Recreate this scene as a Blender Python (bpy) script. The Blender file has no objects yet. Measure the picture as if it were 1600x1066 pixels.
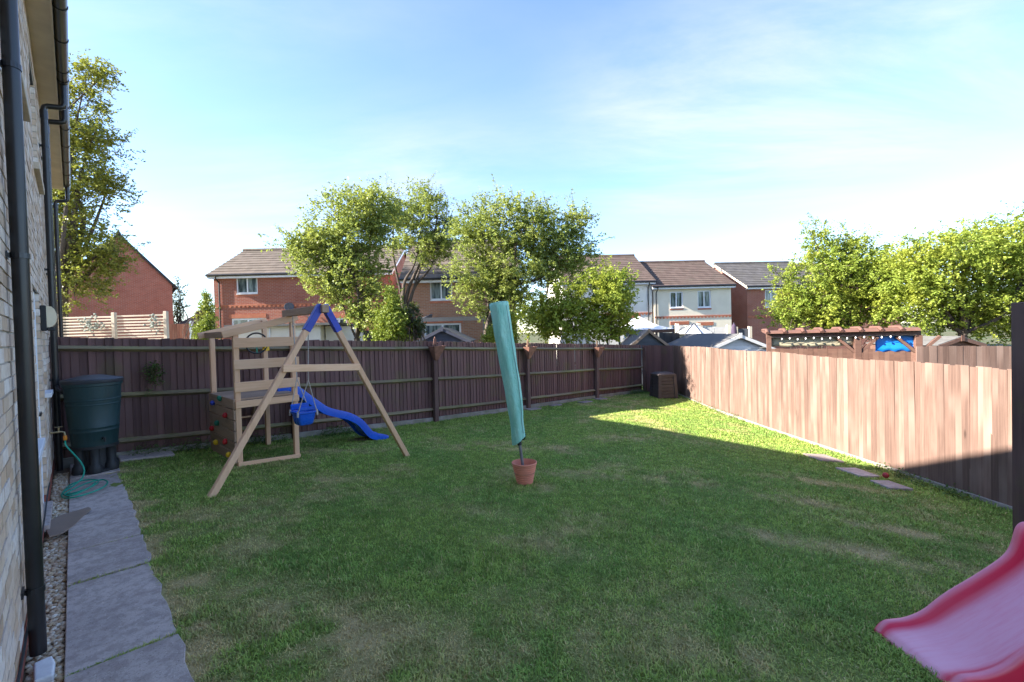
import bpy, math, random
import numpy as np
from mathutils import Vector, Matrix

R = math.radians
random.seed(7)
RNG = np.random.default_rng(11)
scene = bpy.context.scene
COL = scene.collection

# ------------------------------------------------------------------ camera
EYE = Vector((0.0, 0.0, 1.65))
FPX = 715.0                     # focal length in pixels of the 1600 px wide photograph
ROLL = 0.027
PITCH = math.atan(13.0 / FPX)
f0 = Vector((0, math.cos(PITCH), -math.sin(PITCH)))
u0 = Vector((0, math.sin(PITCH), math.cos(PITCH)))
r0 = Vector((1, 0, 0))
cr, sr = math.cos(ROLL), math.sin(ROLL)
CAM_R = r0 * cr - u0 * sr
CAM_U = r0 * sr + u0 * cr
cd = bpy.data.cameras.new('camera')
cd.sensor_width = 36.0
cd.lens = 36.0 * FPX / 1600.0
cd.clip_start = 0.05
cd.clip_end = 3000.0
cam = bpy.data.objects.new('camera', cd)
COL.objects.link(cam)
m = Matrix((CAM_R, CAM_U, -f0)).transposed().to_4x4()
m.translation = EYE
cam.matrix_world = m
scene.camera = cam

# ------------------------------------------------------------------ light
SUN_TRAVEL = Vector((1.90, 0.27, -1.0)).normalized()
SUN_EL = math.asin(-SUN_TRAVEL.z)
SUN_AZ = math.atan2(-SUN_TRAVEL.x, -SUN_TRAVEL.y)      # clockwise from +Y
world = bpy.data.worlds.new('World')
scene.world = world
world.use_nodes = True
wn = world.node_tree.nodes
wl = world.node_tree.links
wn.clear()
sky = wn.new('ShaderNodeTexSky')
sky.sky_type = 'NISHITA'
sky.sun_disc = False
sky.sun_elevation = SUN_EL
sky.sun_rotation = SUN_AZ
sky.altitude = 100
sky.air_density = 1.0
sky.dust_density = 0.3
sky.ozone_density = 1.2
SKY_STRENGTH = 0.064
bg = wn.new('ShaderNodeBackground')
bg.inputs['Strength'].default_value = SKY_STRENGTH
out = wn.new('ShaderNodeOutputWorld')
# thin cirrus: noise laid on a flat layer high above, the same in every direction
tc = wn.new('ShaderNodeTexCoord')
sep = wn.new('ShaderNodeSeparateXYZ')
wl.new(tc.outputs['Generated'], sep.inputs[0])
def wmath(op, a, b=None, clamp=False):
    n = wn.new('ShaderNodeMath'); n.operation = op; n.use_clamp = clamp
    for i, v in enumerate((a, b)):
        if v is None: continue
        if isinstance(v, (int, float)): n.inputs[i].default_value = v
        else: wl.new(v, n.inputs[i])
    return n.outputs[0]
zz = wmath('ADD', wmath('MAXIMUM', sep.outputs['Z'], 0.0), 0.12)
cx = wmath('DIVIDE', sep.outputs['X'], zz)
cy = wmath('DIVIDE', sep.outputs['Y'], zz)
comb = wn.new('ShaderNodeCombineXYZ')
wl.new(cx, comb.inputs[0]); wl.new(cy, comb.inputs[1])
mp = wn.new('ShaderNodeMapping')
mp.inputs['Rotation'].default_value = (0, 0, R(32))
mp.inputs['Scale'].default_value = (0.42, 1.0, 1)
mp.inputs['Location'].default_value = (3.1, 1.7, 0)
wl.new(comb.outputs[0], mp.inputs['Vector'])
def wnoise(scale, detail, rough, vec, dist=0.0):
    n = wn.new('ShaderNodeTexNoise')
    n.inputs['Scale'].default_value = scale
    n.inputs['Detail'].default_value = detail
    n.inputs['Roughness'].default_value = rough
    n.inputs['Distortion'].default_value = dist
    wl.new(vec, n.inputs['Vector'])
    return n.outputs['Fac']
def wramp(v, lo, hi):
    n = wn.new('ShaderNodeMapRange'); n.interpolation_type = 'SMOOTHSTEP'
    n.inputs['From Min'].default_value = lo; n.inputs['From Max'].default_value = hi
    wl.new(v, n.inputs['Value'])
    return n.outputs[0]
CLOUD_OFFSET = (11.24, 3.3, 0)
mp2 = wn.new('ShaderNodeMapping'); mp2.inputs['Location'].default_value = CLOUD_OFFSET
wl.new(comb.outputs[0], mp2.inputs['Vector'])
big = wramp(wnoise(0.34, 2, 0.5, mp2.outputs[0]), 0.43, 0.62)
fine = wramp(wnoise(1.5, 9, 0.62, mp.outputs[0], 0.5), 0.30, 0.78)
cl = wmath('MULTIPLY', wmath('MULTIPLY', big, fine), 0.85, True)
mix = wn.new('ShaderNodeMixRGB'); mix.blend_type = 'LIGHTEN'
wl.new(cl, mix.inputs['Fac'])
tint = wn.new('ShaderNodeMixRGB'); tint.blend_type = 'MULTIPLY'; tint.inputs['Fac'].default_value = 1.0
wl.new(sky.outputs[0], tint.inputs[1]); tint.inputs[2].default_value = (0.78, 0.855, 1.02, 1)
wl.new(tint.outputs[0], mix.inputs[1])
mix.inputs[2].default_value = (2.7, 2.75, 2.8, 1)
wl.new(mix.outputs[0], bg.inputs['Color'])
wl.new(bg.outputs[0], out.inputs['Surface'])

sd = bpy.data.lights.new('sun', 'SUN')
sd.energy = 3.35
sd.angle = R(0.55)
sd.color = (1.0, 0.94, 0.85)
sun = bpy.data.objects.new('sun', sd)
COL.objects.link(sun)
sun.location = (-30, -5, 25)
sun.rotation_euler = SUN_TRAVEL.to_track_quat('-Z', 'Y').to_euler()

scene.view_settings.view_transform = 'Standard'
scene.view_settings.look = 'None'
scene.view_settings.gamma = 1.0
scene.view_settings.use_curve_mapping = False
scene.view_settings.exposure = 2.8

# ------------------------------------------------------------------ pixels of the photograph -> points in the place
def ray(px, py):
    return (f0 * FPX + CAM_R * (px - 800) - CAM_U * (py - 533))
def at(px, py, Y):
    d = ray(px, py)
    return EYE + d * (Y / d.y)
def sstep(a, b, x):
    t = min(1.0, max(0.0, (x - a) / (b - a)))
    return t * t * (3 - 2 * t)
WN = Vector((0.722, 0.692, 0)).normalized()      # out of the house wall
WD = Vector((-WN.y, WN.x, 0))                    # along the house wall, away from the camera
WALL = -0.235
def ground_z(x, y):
    q = max(0.0, WN.x * x + WN.y * y - WALL - 0.62)
    z = -0.70 * (1 - math.exp(-q / 9.0))
    z -= 0.20 * sstep(2.0, 6.0, x) * (1 - 0.6 * sstep(12, 16, y))
    return z
def gp(px, py):
    d = ray(px, py)
    z = -0.3
    for _ in range(30):
        t = (z - EYE.z) / d.z
        p = EYE + d * t
        z = 0.6 * ground_z(p.x, p.y) + 0.4 * z
    return Vector((p.x, p.y, ground_z(p.x, p.y)))

# ------------------------------------------------------------------ mesh helpers
class MB:
    def __init__(s):
        s.v = []; s.f = []; s.mi = []
        s.cur = 0
    def add(s, vs, fs):
        o = len(s.v)
        s.v.extend([tuple(v) for v in vs])
        for f in fs:
            s.f.append(tuple(o + i for i in f)); s.mi.append(s.cur)
        return s
    def box(s, x0, x1, y0, y1, z0, z1):
        vs = [(x0,y0,z0),(x1,y0,z0),(x1,y1,z0),(x0,y1,z0),(x0,y0,z1),(x1,y0,z1),(x1,y1,z1),(x0,y1,z1)]
        return s.add(vs, [(0,3,2,1),(4,5,6,7),(0,1,5,4),(1,2,6,5),(2,3,7,6),(3,0,4,7)])
    def bar(s, a, b, w, h, up=(0,0,1)):
        a = Vector(a); b = Vector(b); d = (b - a).normalized()
        up = Vector(up)
        sd_ = d.cross(up)
        if sd_.length < 1e-4: sd_ = d.cross(Vector((1,0,0)))
        sd_.normalize(); u = sd_.cross(d).normalized()
        vs = []
        for p in (a, b):
            for (i, j) in ((-1,-1),(1,-1),(1,1),(-1,1)):
                vs.append(p + sd_ * (i * w / 2) + u * (j * h / 2))
        return s.add(vs, [(0,1,2,3),(7,6,5,4),(0,4,5,1),(1,5,6,2),(2,6,7,3),(3,7,4,0)])
    def tube(s, pts, r, n=8, caps=True):
        pts = [Vector(p) for p in pts]
        k = len(pts)
        rs = r if isinstance(r, (list, tuple)) else [r] * k
        prev = None; o = len(s.v); vs = []; fs = []
        for i, p in enumerate(pts):
            d = (pts[min(i+1,k-1)] - pts[max(i-1,0)])
            if d.length < 1e-9: d = Vector((0,0,1))
            d.normalize()
            if prev is None:
                ref = Vector((0,0,1)) if abs(d.z) < 0.9 else Vector((1,0,0))
                a = d.cross(ref).normalized()
            else:
                a = (prev - d * prev.dot(d))
                if a.length < 1e-6: a = d.cross(Vector((0.3,0.5,0.8)))
                a.normalize()
            prev = a
            b = d.cross(a)
            for j in range(n):
                t = 2 * math.pi * j / n
                vs.append(p + (a * math.cos(t) + b * math.sin(t)) * rs[i])
        for i in range(k - 1):
            for j in range(n):
                j2 = (j + 1) % n
                fs.append((i*n+j, i*n+j2, (i+1)*n+j2, (i+1)*n+j))
        if caps:
            fs.append(tuple(range(n-1, -1, -1)))
            fs.append(tuple((k-1)*n + j for j in range(n)))
        return s.add(vs, fs)
    def lathe(s, prof, n=24, c=(0,0,0), cap=True):
        vs = []; fs = []
        for (r, z) in prof:
            for j in range(n):
                t = 2 * math.pi * j / n
                vs.append((c[0] + r*math.cos(t), c[1] + r*math.sin(t), c[2] + z))
        k = len(prof)
        for i in range(k-1):
            for j in range(n):
                j2 = (j+1) % n
                fs.append((i*n+j, i*n+j2, (i+1)*n+j2, (i+1)*n+j))
        if cap:
            fs.append(tuple(range(n-1,-1,-1)))
            fs.append(tuple((k-1)*n+j for j in range(n)))
        return s.add(vs, fs)
    def prism(s, poly, ext):
        n = len(poly); e = Vector(ext)
        vs = [Vector(p) for p in poly] + [Vector(p) + e for p in poly]
        fs = [tuple(range(n-1,-1,-1)), tuple(range(n, 2*n))]
        fs += [(i, (i+1)%n, n+(i+1)%n, n+i) for i in range(n)]
        return s.add(vs, fs)
    def grid(s, rows):
        nr = len(rows); nc = len(rows[0])
        vs = [p for r_ in rows for p in r_]
        fs = [(i*nc+j, i*nc+j+1, (i+1)*nc+j+1, (i+1)*nc+j) for i in range(nr-1) for j in range(nc-1)]
        return s.add(vs, fs)
    def mesh(s, name, mats, smooth=False):
        me = bpy.data.meshes.new(name)
        me.from_pydata(s.v, [], s.f)
        mats = mats if isinstance(mats, (list, tuple)) else [mats]
        for q in mats: me.materials.append(q)
        if len(mats) > 1: me.polygons.foreach_set('material_index', s.mi)
        if smooth: me.polygons.foreach_set('use_smooth', [True] * len(me.polygons))
        me.update()
        return me
    def build(s, name, mats, parent=None, smooth=False, bevel=0, loc=(0,0,0), rz=0, seg=1, fix=True):
        me = s.mesh(name, mats, smooth)
        if fix:
            import bmesh
            b = bmesh.new(); b.from_mesh(me)
            bmesh.ops.recalc_face_normals(b, faces=b.faces)
            b.to_mesh(me); b.free()
        o = link(name, me, parent, loc, rz)
        if smooth and not bevel:
            try: me.set_sharp_from_angle(angle=R(40))
            except Exception: pass
        if bevel:
            md = o.modifiers.new('bevel', 'BEVEL'); md.width = bevel; md.segments = seg; md.limit_method = 'ANGLE'
        return o
def link(name, me, parent=None, loc=(0,0,0), rz=0):
    o = bpy.data.objects.new(name, me)
    COL.objects.link(o)
    o.parent = parent
    o.location = loc
    o.rotation_euler = (0, 0, rz)
    return o
def tag(o, label=None, cat=None, group=None, kind=None):
    if label: o['label'] = label
    if cat: o['category'] = cat
    if group: o['group'] = group
    if kind: o['kind'] = kind
    return o
def thing(name, label, cat, loc=(0,0,0), rz=0, group=None):
    o = bpy.data.objects.new(name, None)
    o.empty_display_size = 0.1
    COL.objects.link(o)
    o.location = loc; o.rotation_euler = (0,0,rz)
    return tag(o, label, cat, group)
def np_mesh(name, verts, faces, mats, attrs=None, smooth=False):
    """verts (N,3) float array, faces (M,k) int array of equal sided faces"""
    me = bpy.data.meshes.new(name)
    verts = np.ascontiguousarray(verts, dtype=np.float32)
    faces = np.ascontiguousarray(faces, dtype=np.int32)
    M, k = faces.shape
    me.vertices.add(len(verts)); me.vertices.foreach_set('co', verts.ravel())
    me.loops.add(M * k); me.loops.foreach_set('vertex_index', faces.ravel())
    me.polygons.add(M)
    me.polygons.foreach_set('loop_start', np.arange(0, M*k, k, dtype=np.int32))
    if smooth: me.polygons.foreach_set('use_smooth', np.ones(M, dtype=bool))
    me.update(calc_edges=True)
    for nm, arr in (attrs or {}).items():
        a = me.attributes.new(nm, 'FLOAT', 'POINT')
        a.data.foreach_set('value', np.ascontiguousarray(arr, dtype=np.float32))
    for q in (mats if isinstance(mats, (list, tuple)) else [mats]): me.materials.append(q)
    return me

# ------------------------------------------------------------------ material helpers
class NT:
    def __init__(s, name):
        s.mat = bpy.data.materials.new(name); s.mat.use_nodes = True
        s.t = s.mat.node_tree; s.n = s.t.nodes; s.l = s.t.links
        s.b = s.n['Principled BSDF']; s.o = s.n['Material Output']
    def set(s, sock, v):
        if isinstance(v, bpy.types.NodeSocket): s.l.new(v, sock)
        elif isinstance(v, (tuple, list)) and len(v) == 3 and sock.type == 'RGBA': sock.default_value = (*v, 1)
        else: sock.default_value = v
    def node(s, typ, ins=None, **kw):
        n = s.n.new(typ)
        for k, v in kw.items(): setattr(n, k, v)
        for k, v in (ins or {}).items(): s.set(n.inputs[k], v)
        return n
    def coord(s, which='Object'):
        return s.node('ShaderNodeTexCoord').outputs[which]
    def pos(s): return s.node('ShaderNodeNewGeometry').outputs['Position']
    def island(s): return s.node('ShaderNodeNewGeometry').outputs['Random Per Island']
    def rnd(s): return s.node('ShaderNodeObjectInfo').outputs['Random']
    def attr(s, name): return s.node('ShaderNodeAttribute', attribute_name=name).outputs['Fac']
    def math(s, op, a, b=None, clamp=False):
        n = s.node('ShaderNodeMath', operation=op, use_clamp=clamp)
        s.set(n.inputs[0], a)
        if b is not None: s.set(n.inputs[1], b)
        return n.outputs[0]
    def mapping(s, vec, scale=(1,1,1), loc=(0,0,0), rot=(0,0,0)):
        n = s.node('ShaderNodeMapping', {'Scale': scale, 'Location': loc, 'Rotation': rot})
        s.l.new(vec, n.inputs['Vector']); return n.outputs[0]
    def shift(s, vec, amount):
        c = s.node('ShaderNodeCombineXYZ', {0: amount, 1: amount, 2: amount}).outputs[0]
        n = s.node('ShaderNodeVectorMath', operation='ADD'); s.l.new(vec, n.inputs[0]); s.l.new(c, n.inputs[1])
        return n.outputs[0]
    def noise(s, vec, scale, detail=4, rough=0.55, dist=0.0):
        n = s.node('ShaderNodeTexNoise', {'Scale': scale, 'Detail': detail, 'Roughness': rough, 'Distortion': dist})
        s.l.new(vec, n.inputs['Vector']); return n.outputs['Fac']
    def ramp(s, v, lo, hi, a=0.0, b=1.0):
        n = s.node('ShaderNodeMapRange', {'From Min': lo, 'From Max': hi, 'To Min': a, 'To Max': b}, interpolation_type='SMOOTHSTEP')
        s.l.new(v, n.inputs['Value']); return n.outputs[0]
    def mix(s, f, a, b, typ='MIX'):
        n = s.node('ShaderNodeMixRGB', blend_type=typ)
        s.set(n.inputs[0], f); s.set(n.inputs[1], a); s.set(n.inputs[2], b)
        return n.outputs[0]
    def bump(s, h, strength=0.4, dist=0.01):
        n = s.node('ShaderNodeBump', {'Strength': strength, 'Distance': dist})
        s.l.new(h, n.inputs['Height']); s.l.new(n.outputs[0], s.b.inputs['Normal'])
    def done(s, col=None, rough=None, metal=None, spec=None, **kw):
        if col is not None: s.set(s.b.inputs['Base Color'], col)
        if rough is not None: s.set(s.b.inputs['Roughness'], rough)
        if metal is not None: s.set(s.b.inputs['Metallic'], metal)
        if spec is not None: s.set(s.b.inputs['Specular IOR Level'], spec)
        for k, v in kw.items(): s.set(s.b.inputs[k], v)
        return s.mat

def plain(name, a, b=None, scale=6.0, rough=0.6, bump=0.15, metal=0.0, spec=0.4, stretch=(1,1,1), vary=0.12, bd=0.004, **kw):
    """two tones mixed by noise, with a small shift from object to object"""
    t = NT(name)
    b = b or tuple(c * 0.75 for c in a)
    v = t.shift(t.mapping(t.coord(), stretch), t.math('MULTIPLY', t.rnd(), 37.0))
    n = t.noise(v, scale, 6, 0.6)
    col = t.mix(t.ramp(n, 0.3, 0.7), a, b)
    k = t.math('ADD', t.math('MULTIPLY', t.rnd(), 2 * vary), 1 - vary)
    col = t.mix(1.0, col, t.node('ShaderNodeCombineXYZ', {0: k, 1: k, 2: k}).outputs[0], 'MULTIPLY')
    if bump: t.bump(t.noise(v, scale * 6, 5, 0.6), bump, bd)
    rr = t.ramp(n, 0.2, 0.8, rough * 0.85, min(1, rough * 1.15))
    return t.done(col, rr, metal, spec, **kw)

def wood(name, a, b, c, axis='z', rough=0.75, vary=0.22, green=0.0, bump=0.5):
    """boards: long grain streaks, knots, weathering, every board its own"""
    t = NT(name)
    st = {'z': (9, 9, 0.55), 'x': (0.55, 9, 9), 'y': (9, 0.55, 9)}[axis]
    base = t.shift(t.coord(), t.math('MULTIPLY', t.math('ADD', t.rnd(), t.island()), 53.0))
    g = t.mapping(base, st)
    n1 = t.noise(g, 3.2, 8, 0.65, 0.6)
    n2 = t.noise(base, 1.3, 3, 0.5)
    col = t.mix(t.ramp(n1, 0.28, 0.72), a, b)
    col = t.mix(t.ramp(n2, 0.42, 0.75), col, c)
    kn = t.node('ShaderNodeTexVoronoi', {'Scale': 2.3, 'Randomness': 1.0})
    kv = {'z': (1.4, 1.4, 0.7), 'x': (0.7, 1.4, 1.4), 'y': (1.4, 0.7, 1.4)}[axis]
    t.l.new(t.mapping(base, kv), kn.inputs['Vector'])
    kd = t.ramp(kn.outputs['Distance'], 0.03, 0.085, 0.65, 0.0)
    col = t.mix(kd, col, tuple(x * 0.35 for x in b))
    if green:
        gz = t.ramp(t.noise(t.pos(), 2.1, 5, 0.6), 0.5, 0.72, 0.0, green)
        col = t.mix(gz, col, (0.13, 0.14, 0.035))
    k = t.math('ADD', t.math('MULTIPLY', t.math('FRACT', t.math('ADD', t.rnd(), t.island())), 2 * vary), 1 - vary)
    col = t.mix(1.0, col, t.node('ShaderNodeCombineXYZ', {0: k, 1: k, 2: k}).outputs[0], 'MULTIPLY')
    t.bump(n1, bump, 0.004)
    return t.done(col, rough, 0.0, 0.25)

def foliage(name, a, b, c, trans=0.45, rough=0.5):
    t = NT(name)
    r_ = t.attr('rnd')
    n = t.noise(t.pos(), 0.9, 3, 0.5)
    col = t.mix(r_, a, b)
    col = t.mix(t.ramp(n, 0.42, 0.68), col, c)
    t.done(col, rough, 0.0, 0.3)
    tr = t.node('ShaderNodeBsdfTranslucent')
    tcol = t.mix(0.5, col, (0.55, 0.62, 0.08), 'MIX')
    t.l.new(t.mix(1.0, tcol, (0.55, 0.55, 0.55), 'MULTIPLY'), tr.inputs['Color'])
    ms = t.node('ShaderNodeMixShader', {0: trans})
    t.l.new(t.b.outputs[0], ms.inputs[1]); t.l.new(tr.outputs[0], ms.inputs[2])
    t.l.new(ms.outputs[0], t.o.inputs['Surface'])
    return t.mat
# ------------------------------------------------------------------ materials
M = {}
def brick_parts_material(name, tones, mottled):
    t = NT(name)
    r_ = t.math('FRACT', t.math('ADD', t.math('MULTIPLY', t.rnd(), 7.31), t.math('MULTIPLY', t.island(), 3.77)))
    rp = t.node('ShaderNodeValToRGB'); rp.color_ramp.interpolation = 'LINEAR'
    el = rp.color_ramp.elements
    while len(el) < len(tones): el.new(0.5)
    for i, c in enumerate(tones):
        el[i].position = i / (len(tones) - 1); el[i].color = (*c, 1)
    t.l.new(r_, rp.inputs[0])
    v = t.shift(t.pos(), t.math('MULTIPLY', r_, 11.0))
    n = t.noise(v, 22, 6, 0.65)
    col = t.mix(t.ramp(n, 0.35, 0.75, 0, 0.55), rp.outputs[0], mottled)
    col = t.mix(t.ramp(t.noise(t.pos(), 1.2, 4, 0.6), 0.5, 0.8, 0, 0.35), col, (0.22, 0.18, 0.15))
    t.bump(t.noise(v, 70, 5, 0.7), 0.6, 0.004)
    return t.done(col, 0.88, 0, 0.2)
M['buff'] = brick_parts_material('buff_brick', [(0.50,0.34,0.22),(0.68,0.52,0.38),(0.78,0.66,0.54),(0.62,0.42,0.27),(0.82,0.73,0.64),(0.56,0.41,0.31)], (0.44,0.31,0.22))
M['plinth'] = brick_parts_material('plinth_brick', [(0.30,0.09,0.06),(0.36,0.12,0.08),(0.25,0.08,0.06)], (0.18,0.07,0.05))
M['mortar'] = plain('mortar', (0.52,0.46,0.37), (0.40,0.34,0.28), 9, 0.95, 0.5)
M['upvc'] = plain('white_upvc', (0.78,0.79,0.82), (0.72,0.73,0.76), 3, 0.35, 0.0, vary=0.03)
M['soffit'] = plain('cream_soffit', (0.66,0.54,0.40), (0.55,0.44,0.33), 3, 0.55, 0.05, vary=0.05)
M['stone'] = plain('cast_stone', (0.58,0.48,0.37), (0.47,0.39,0.30), 9, 0.85, 0.3, vary=0.06)
M['blackpipe'] = plain('black_plastic', (0.012,0.012,0.014), (0.02,0.019,0.02), 5, 0.32, 0.03, spec=0.5, vary=0.1)
M['blackmatt'] = plain('black_matt_plastic', (0.02,0.021,0.023), (0.032,0.033,0.034), 8, 0.6, 0.1, vary=0.1)
M['glass'] = plain('window_glass', (0.02,0.025,0.03), (0.03,0.035,0.04), 1.2, 0.04, 0.0, spec=0.8, vary=0.2)
def far_glass():
    t = NT('curtained_glass')
    n = t.noise(t.mapping(t.shift(t.coord(), t.math('MULTIPLY', t.rnd(), 19.0)), (3.5, 1, 0.5)), 2.0, 3, 0.5)
    return t.done(t.mix(t.ramp(n, 0.4, 0.62), (0.03,0.045,0.05), (0.22,0.27,0.27)), 0.06, 0, 0.8)
M['fglass'] = far_glass()
M['lamp'] = plain('opal_lens', (0.72,0.62,0.44), (0.66,0.55,0.38), 6, 0.35, 0.0)
M['tile'] = plain('grey_roof_tile', (0.10,0.085,0.08), (0.14,0.12,0.11), 5, 0.9, 0.4)
# concrete slabs
def slab_mat():
    t = NT('concrete_slab')
    v = t.shift(t.coord(), t.math('MULTIPLY', t.rnd(), 17.0))
    n = t.noise(v, 2.2, 7, 0.62)
    f = t.noise(v, 55, 4, 0.7)
    col = t.mix(t.ramp(n, 0.3, 0.7), (0.42,0.345,0.31), (0.54,0.45,0.40))
    col = t.mix(t.ramp(t.noise(v, 14, 5, 0.7), 0.42, 0.62, 0, 0.55), col, (0.27,0.215,0.19))
    col = t.mix(t.ramp(f, 0.60, 0.70, 0, 0.7), col, (0.72,0.62,0.54))
    col = t.mix(t.ramp(t.noise(v, 120, 2, 0.5), 0.62, 0.7, 0, 0.6), col, (0.12,0.10,0.08))
    col = t.mix(t.ramp(t.noise(v, 5, 4, 0.6, 1.0), 0.55, 0.75, 0, 0.5), col, (0.22,0.18,0.16))
    k = t.math('ADD', t.math('MULTIPLY', t.rnd(), 0.2), 0.9)
    col = t.mix(1.0, col, t.node('ShaderNodeCombineXYZ', {0: k, 1: k, 2: k}).outputs[0], 'MULTIPLY')
    t.bump(t.math('ADD', f, t.math('MULTIPLY', n, 2.0)), 0.5, 0.006)
    return t.done(col, 0.9, 0, 0.2)
M['slab'] = slab_mat()
def pebble_mat():
    t = NT('pebbles')
    r_ = t.island()
    rp = t.node('ShaderNodeValToRGB')
    el = rp.color_ramp.elements
    tones = [(0.52,0.36,0.20),(0.68,0.53,0.35),(0.80,0.72,0.58),(0.46,0.31,0.19),(0.70,0.53,0.36)]
    while len(el) < len(tones): el.new(0.5)
    for i, c in enumerate(tones): el[i].position = i/(len(tones)-1); el[i].color = (*c, 1)
    t.l.new(r_, rp.inputs[0])
    col = t.mix(t.ramp(t.noise(t.pos(), 60, 4, 0.6), 0.4, 0.7, 0, 0.4), rp.outputs[0], (0.40,0.28,0.17))
    return t.done(col, 0.75, 0, 0.3)
M['pebble'] = pebble_mat()
M['soil'] = plain('soil', (0.17,0.115,0.07), (0.24,0.17,0.11), 8, 0.95, 0.6)
def ground_mat():
    t = NT('garden_ground')
    n = t.noise(t.pos(), 0.25, 6, 0.6)
    return t.done(t.mix(t.ramp(n, 0.35, 0.65), (0.06,0.085,0.03), (0.13,0.11,0.07)), 0.95, 0, 0.1)
M['ground'] = ground_mat()
def turf_mat():
    t = NT('turf')
    d = t.attr('dry')
    n = t.noise(t.pos(), 45, 5, 0.7)
    g = t.mix(n, (0.13,0.19,0.04), (0.20,0.26,0.06))
    s_ = t.mix(n, (0.42,0.31,0.14), (0.58,0.45,0.23))
    col = t.mix(d, g, s_)
    t.bump(n, 0.8, 0.02)
    return t.done(col, 0.95, 0, 0.1)
M['turf'] = turf_mat()
def blade_mat():
    t = NT('grass_blade')
    r_ = t.attr('rnd'); d = t.attr('dry')
    g = t.mix(r_, (0.30,0.44,0.085), (0.48,0.60,0.135))
    big = t.ramp(t.noise(t.pos(), 0.75, 4, 0.6), 0.38, 0.66)
    g = t.mix(big, g, t.mix(r_, (0.21,0.37,0.08), (0.36,0.52,0.12)))
    s_ = t.mix(r_, (0.62,0.48,0.20), (0.86,0.67,0.34))
    col = t.mix(d, g, s_)
    tuft = t.ramp(t.noise(t.pos(), 8.0, 4, 0.65), 0.3, 0.7, 0.68, 1.22)
    col = t.mix(1.0, col, t.node('ShaderNodeCombineXYZ', {0: tuft, 1: tuft, 2: tuft}).outputs[0], 'MULTIPLY')
    t.done(col, 0.6, 0, 0.1)
    up = t.node('ShaderNodeVectorMath', operation='ADD'); t.l.new(t.node('ShaderNodeNewGeometry').outputs['Normal'], up.inputs[0]); up.inputs[1].default_value = (0, 0, 1.6)
    nn_ = t.node('ShaderNodeVectorMath', operation='NORMALIZE'); t.l.new(up.outputs[0], nn_.inputs[0]); t.l.new(nn_.outputs[0], t.b.inputs['Normal'])
    tr = t.node('ShaderNodeBsdfTranslucent'); t.l.new(col, tr.inputs['Color'])
    ms = t.node('ShaderNodeMixShader', {0: 0.30})
    t.l.new(t.b.outputs[0], ms.inputs[1]); t.l.new(tr.outputs[0], ms.inputs[2])
    t.l.new(ms.outputs[0], t.o.inputs['Surface'])
    return t.mat
M['blade'] = blade_mat()

# ------------------------------------------------------------------ the ground
gm = MB(); gm.add([(-900,-900,-0.9),(900,-900,-0.9),(900,1500,-0.9),(-900,1500,-0.9)], [(0,1,2,3)])
tag(gm.build('ground', M['ground']), kind='structure')

FD = Vector((0.728, 0.686, 0)).normalized()       # back fence direction
F0 = Vector((-1.8166, 10.38, 0))                  # its post nearest the middle of the lawn
FN = Vector((-FD.y, FD.x, 0))                     # behind the back fence
def gz_np(x, y):
    q = np.maximum(0, WN.x*x + WN.y*y - WALL - 0.62)
    z = -0.70 * (1 - np.exp(-q / 9.0))
    a = np.clip((x-2)/4, 0, 1); a = a*a*(3-2*a)
    b = np.clip((y-12)/4, 0, 1); b = b*b*(3-2*b)
    return z - 0.20*a*(1-0.6*b)
_tab = np.random.default_rng(5).random((256, 256))
def vnoise(x, y):
    xi = np.floor(x).astype(int); yi = np.floor(y).astype(int)
    fx = x - xi; fy = y - yi
    fx = fx*fx*(3-2*fx); fy = fy*fy*(3-2*fy)
    T = lambda i, j: _tab[i % 256, j % 256]
    return (T(xi,yi)*(1-fx)+T(xi+1,yi)*fx)*(1-fy) + (T(xi,yi+1)*(1-fx)+T(xi+1,yi+1)*fx)*fy
def fbm(x, y, o=4):
    s_ = 0; a = 0.5; tot = 0
    for k in range(o):
        s_ = s_ + a*vnoise(x*2**k + 13.7*k, y*2**k + 5.1*k); tot += a; a *= 0.55
    return s_/tot
worn = [((400,935),0.42,0.16,0.55),((600,975),0.4,0.15,0.45),((300,1030),0.3,0.12,0.7),((1395,872),0.55,0.10,0.95),((1405,830),0.5,0.09,0.8),
        ((1255,785),0.5,0.10,0.6),((1200,838),0.35,0.08,0.6),((1110,945),0.4,0.15,0.5),((1180,1040),0.4,0.12,0.6),((560,770),0.5,0.16,0.45),
        ((480,740),0.35,0.12,0.6),((1000,748),0.55,0.10,0.6),((850,850),0.3,0.12,0.5),((845,762),0.16,0.08,0.8),((1320,760),0.5,0.10,0.6),
        ((1080,690),0.8,0.16,0.35),((740,800),0.3,0.12,0.4),((240,820),0.15,0.6,0.5),((268,930),0.10,0.4,0.7),((830,700),0.8,0.2,0.25),((470,1010),0.35,0.12,0.4)]
WORN = [(gp(*p), a, b, k) for (p, a, b, k) in worn]
def dryness(x, y):
    n = fbm(x*1.3+3, y*1.3+8, 5)
    n2 = fbm(x*5.3+31, y*5.3+2, 4)
    d = np.clip((n-0.54)/0.16, 0, 1)*0.45
    for (p, a, b, k) in WORN:
        dx = x-p.x; dy = y-p.y
        g = np.exp(-((dx*0.94+dy*-0.34)/(a*1.3))**2 - ((dx*0.34+dy*0.94)/(b*1.7))**2)
        d = d + k*g
    d = d*np.clip((n2-0.30)/0.28, 0.0, 1.25)
    q = WN.x*x + WN.y*y
    d = d + 0.6*np.clip((0.62-q)/0.25, 0, 1)*np.clip((n2-0.4)/0.2, 0, 1)
    return np.clip(d, 0, 1)
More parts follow.
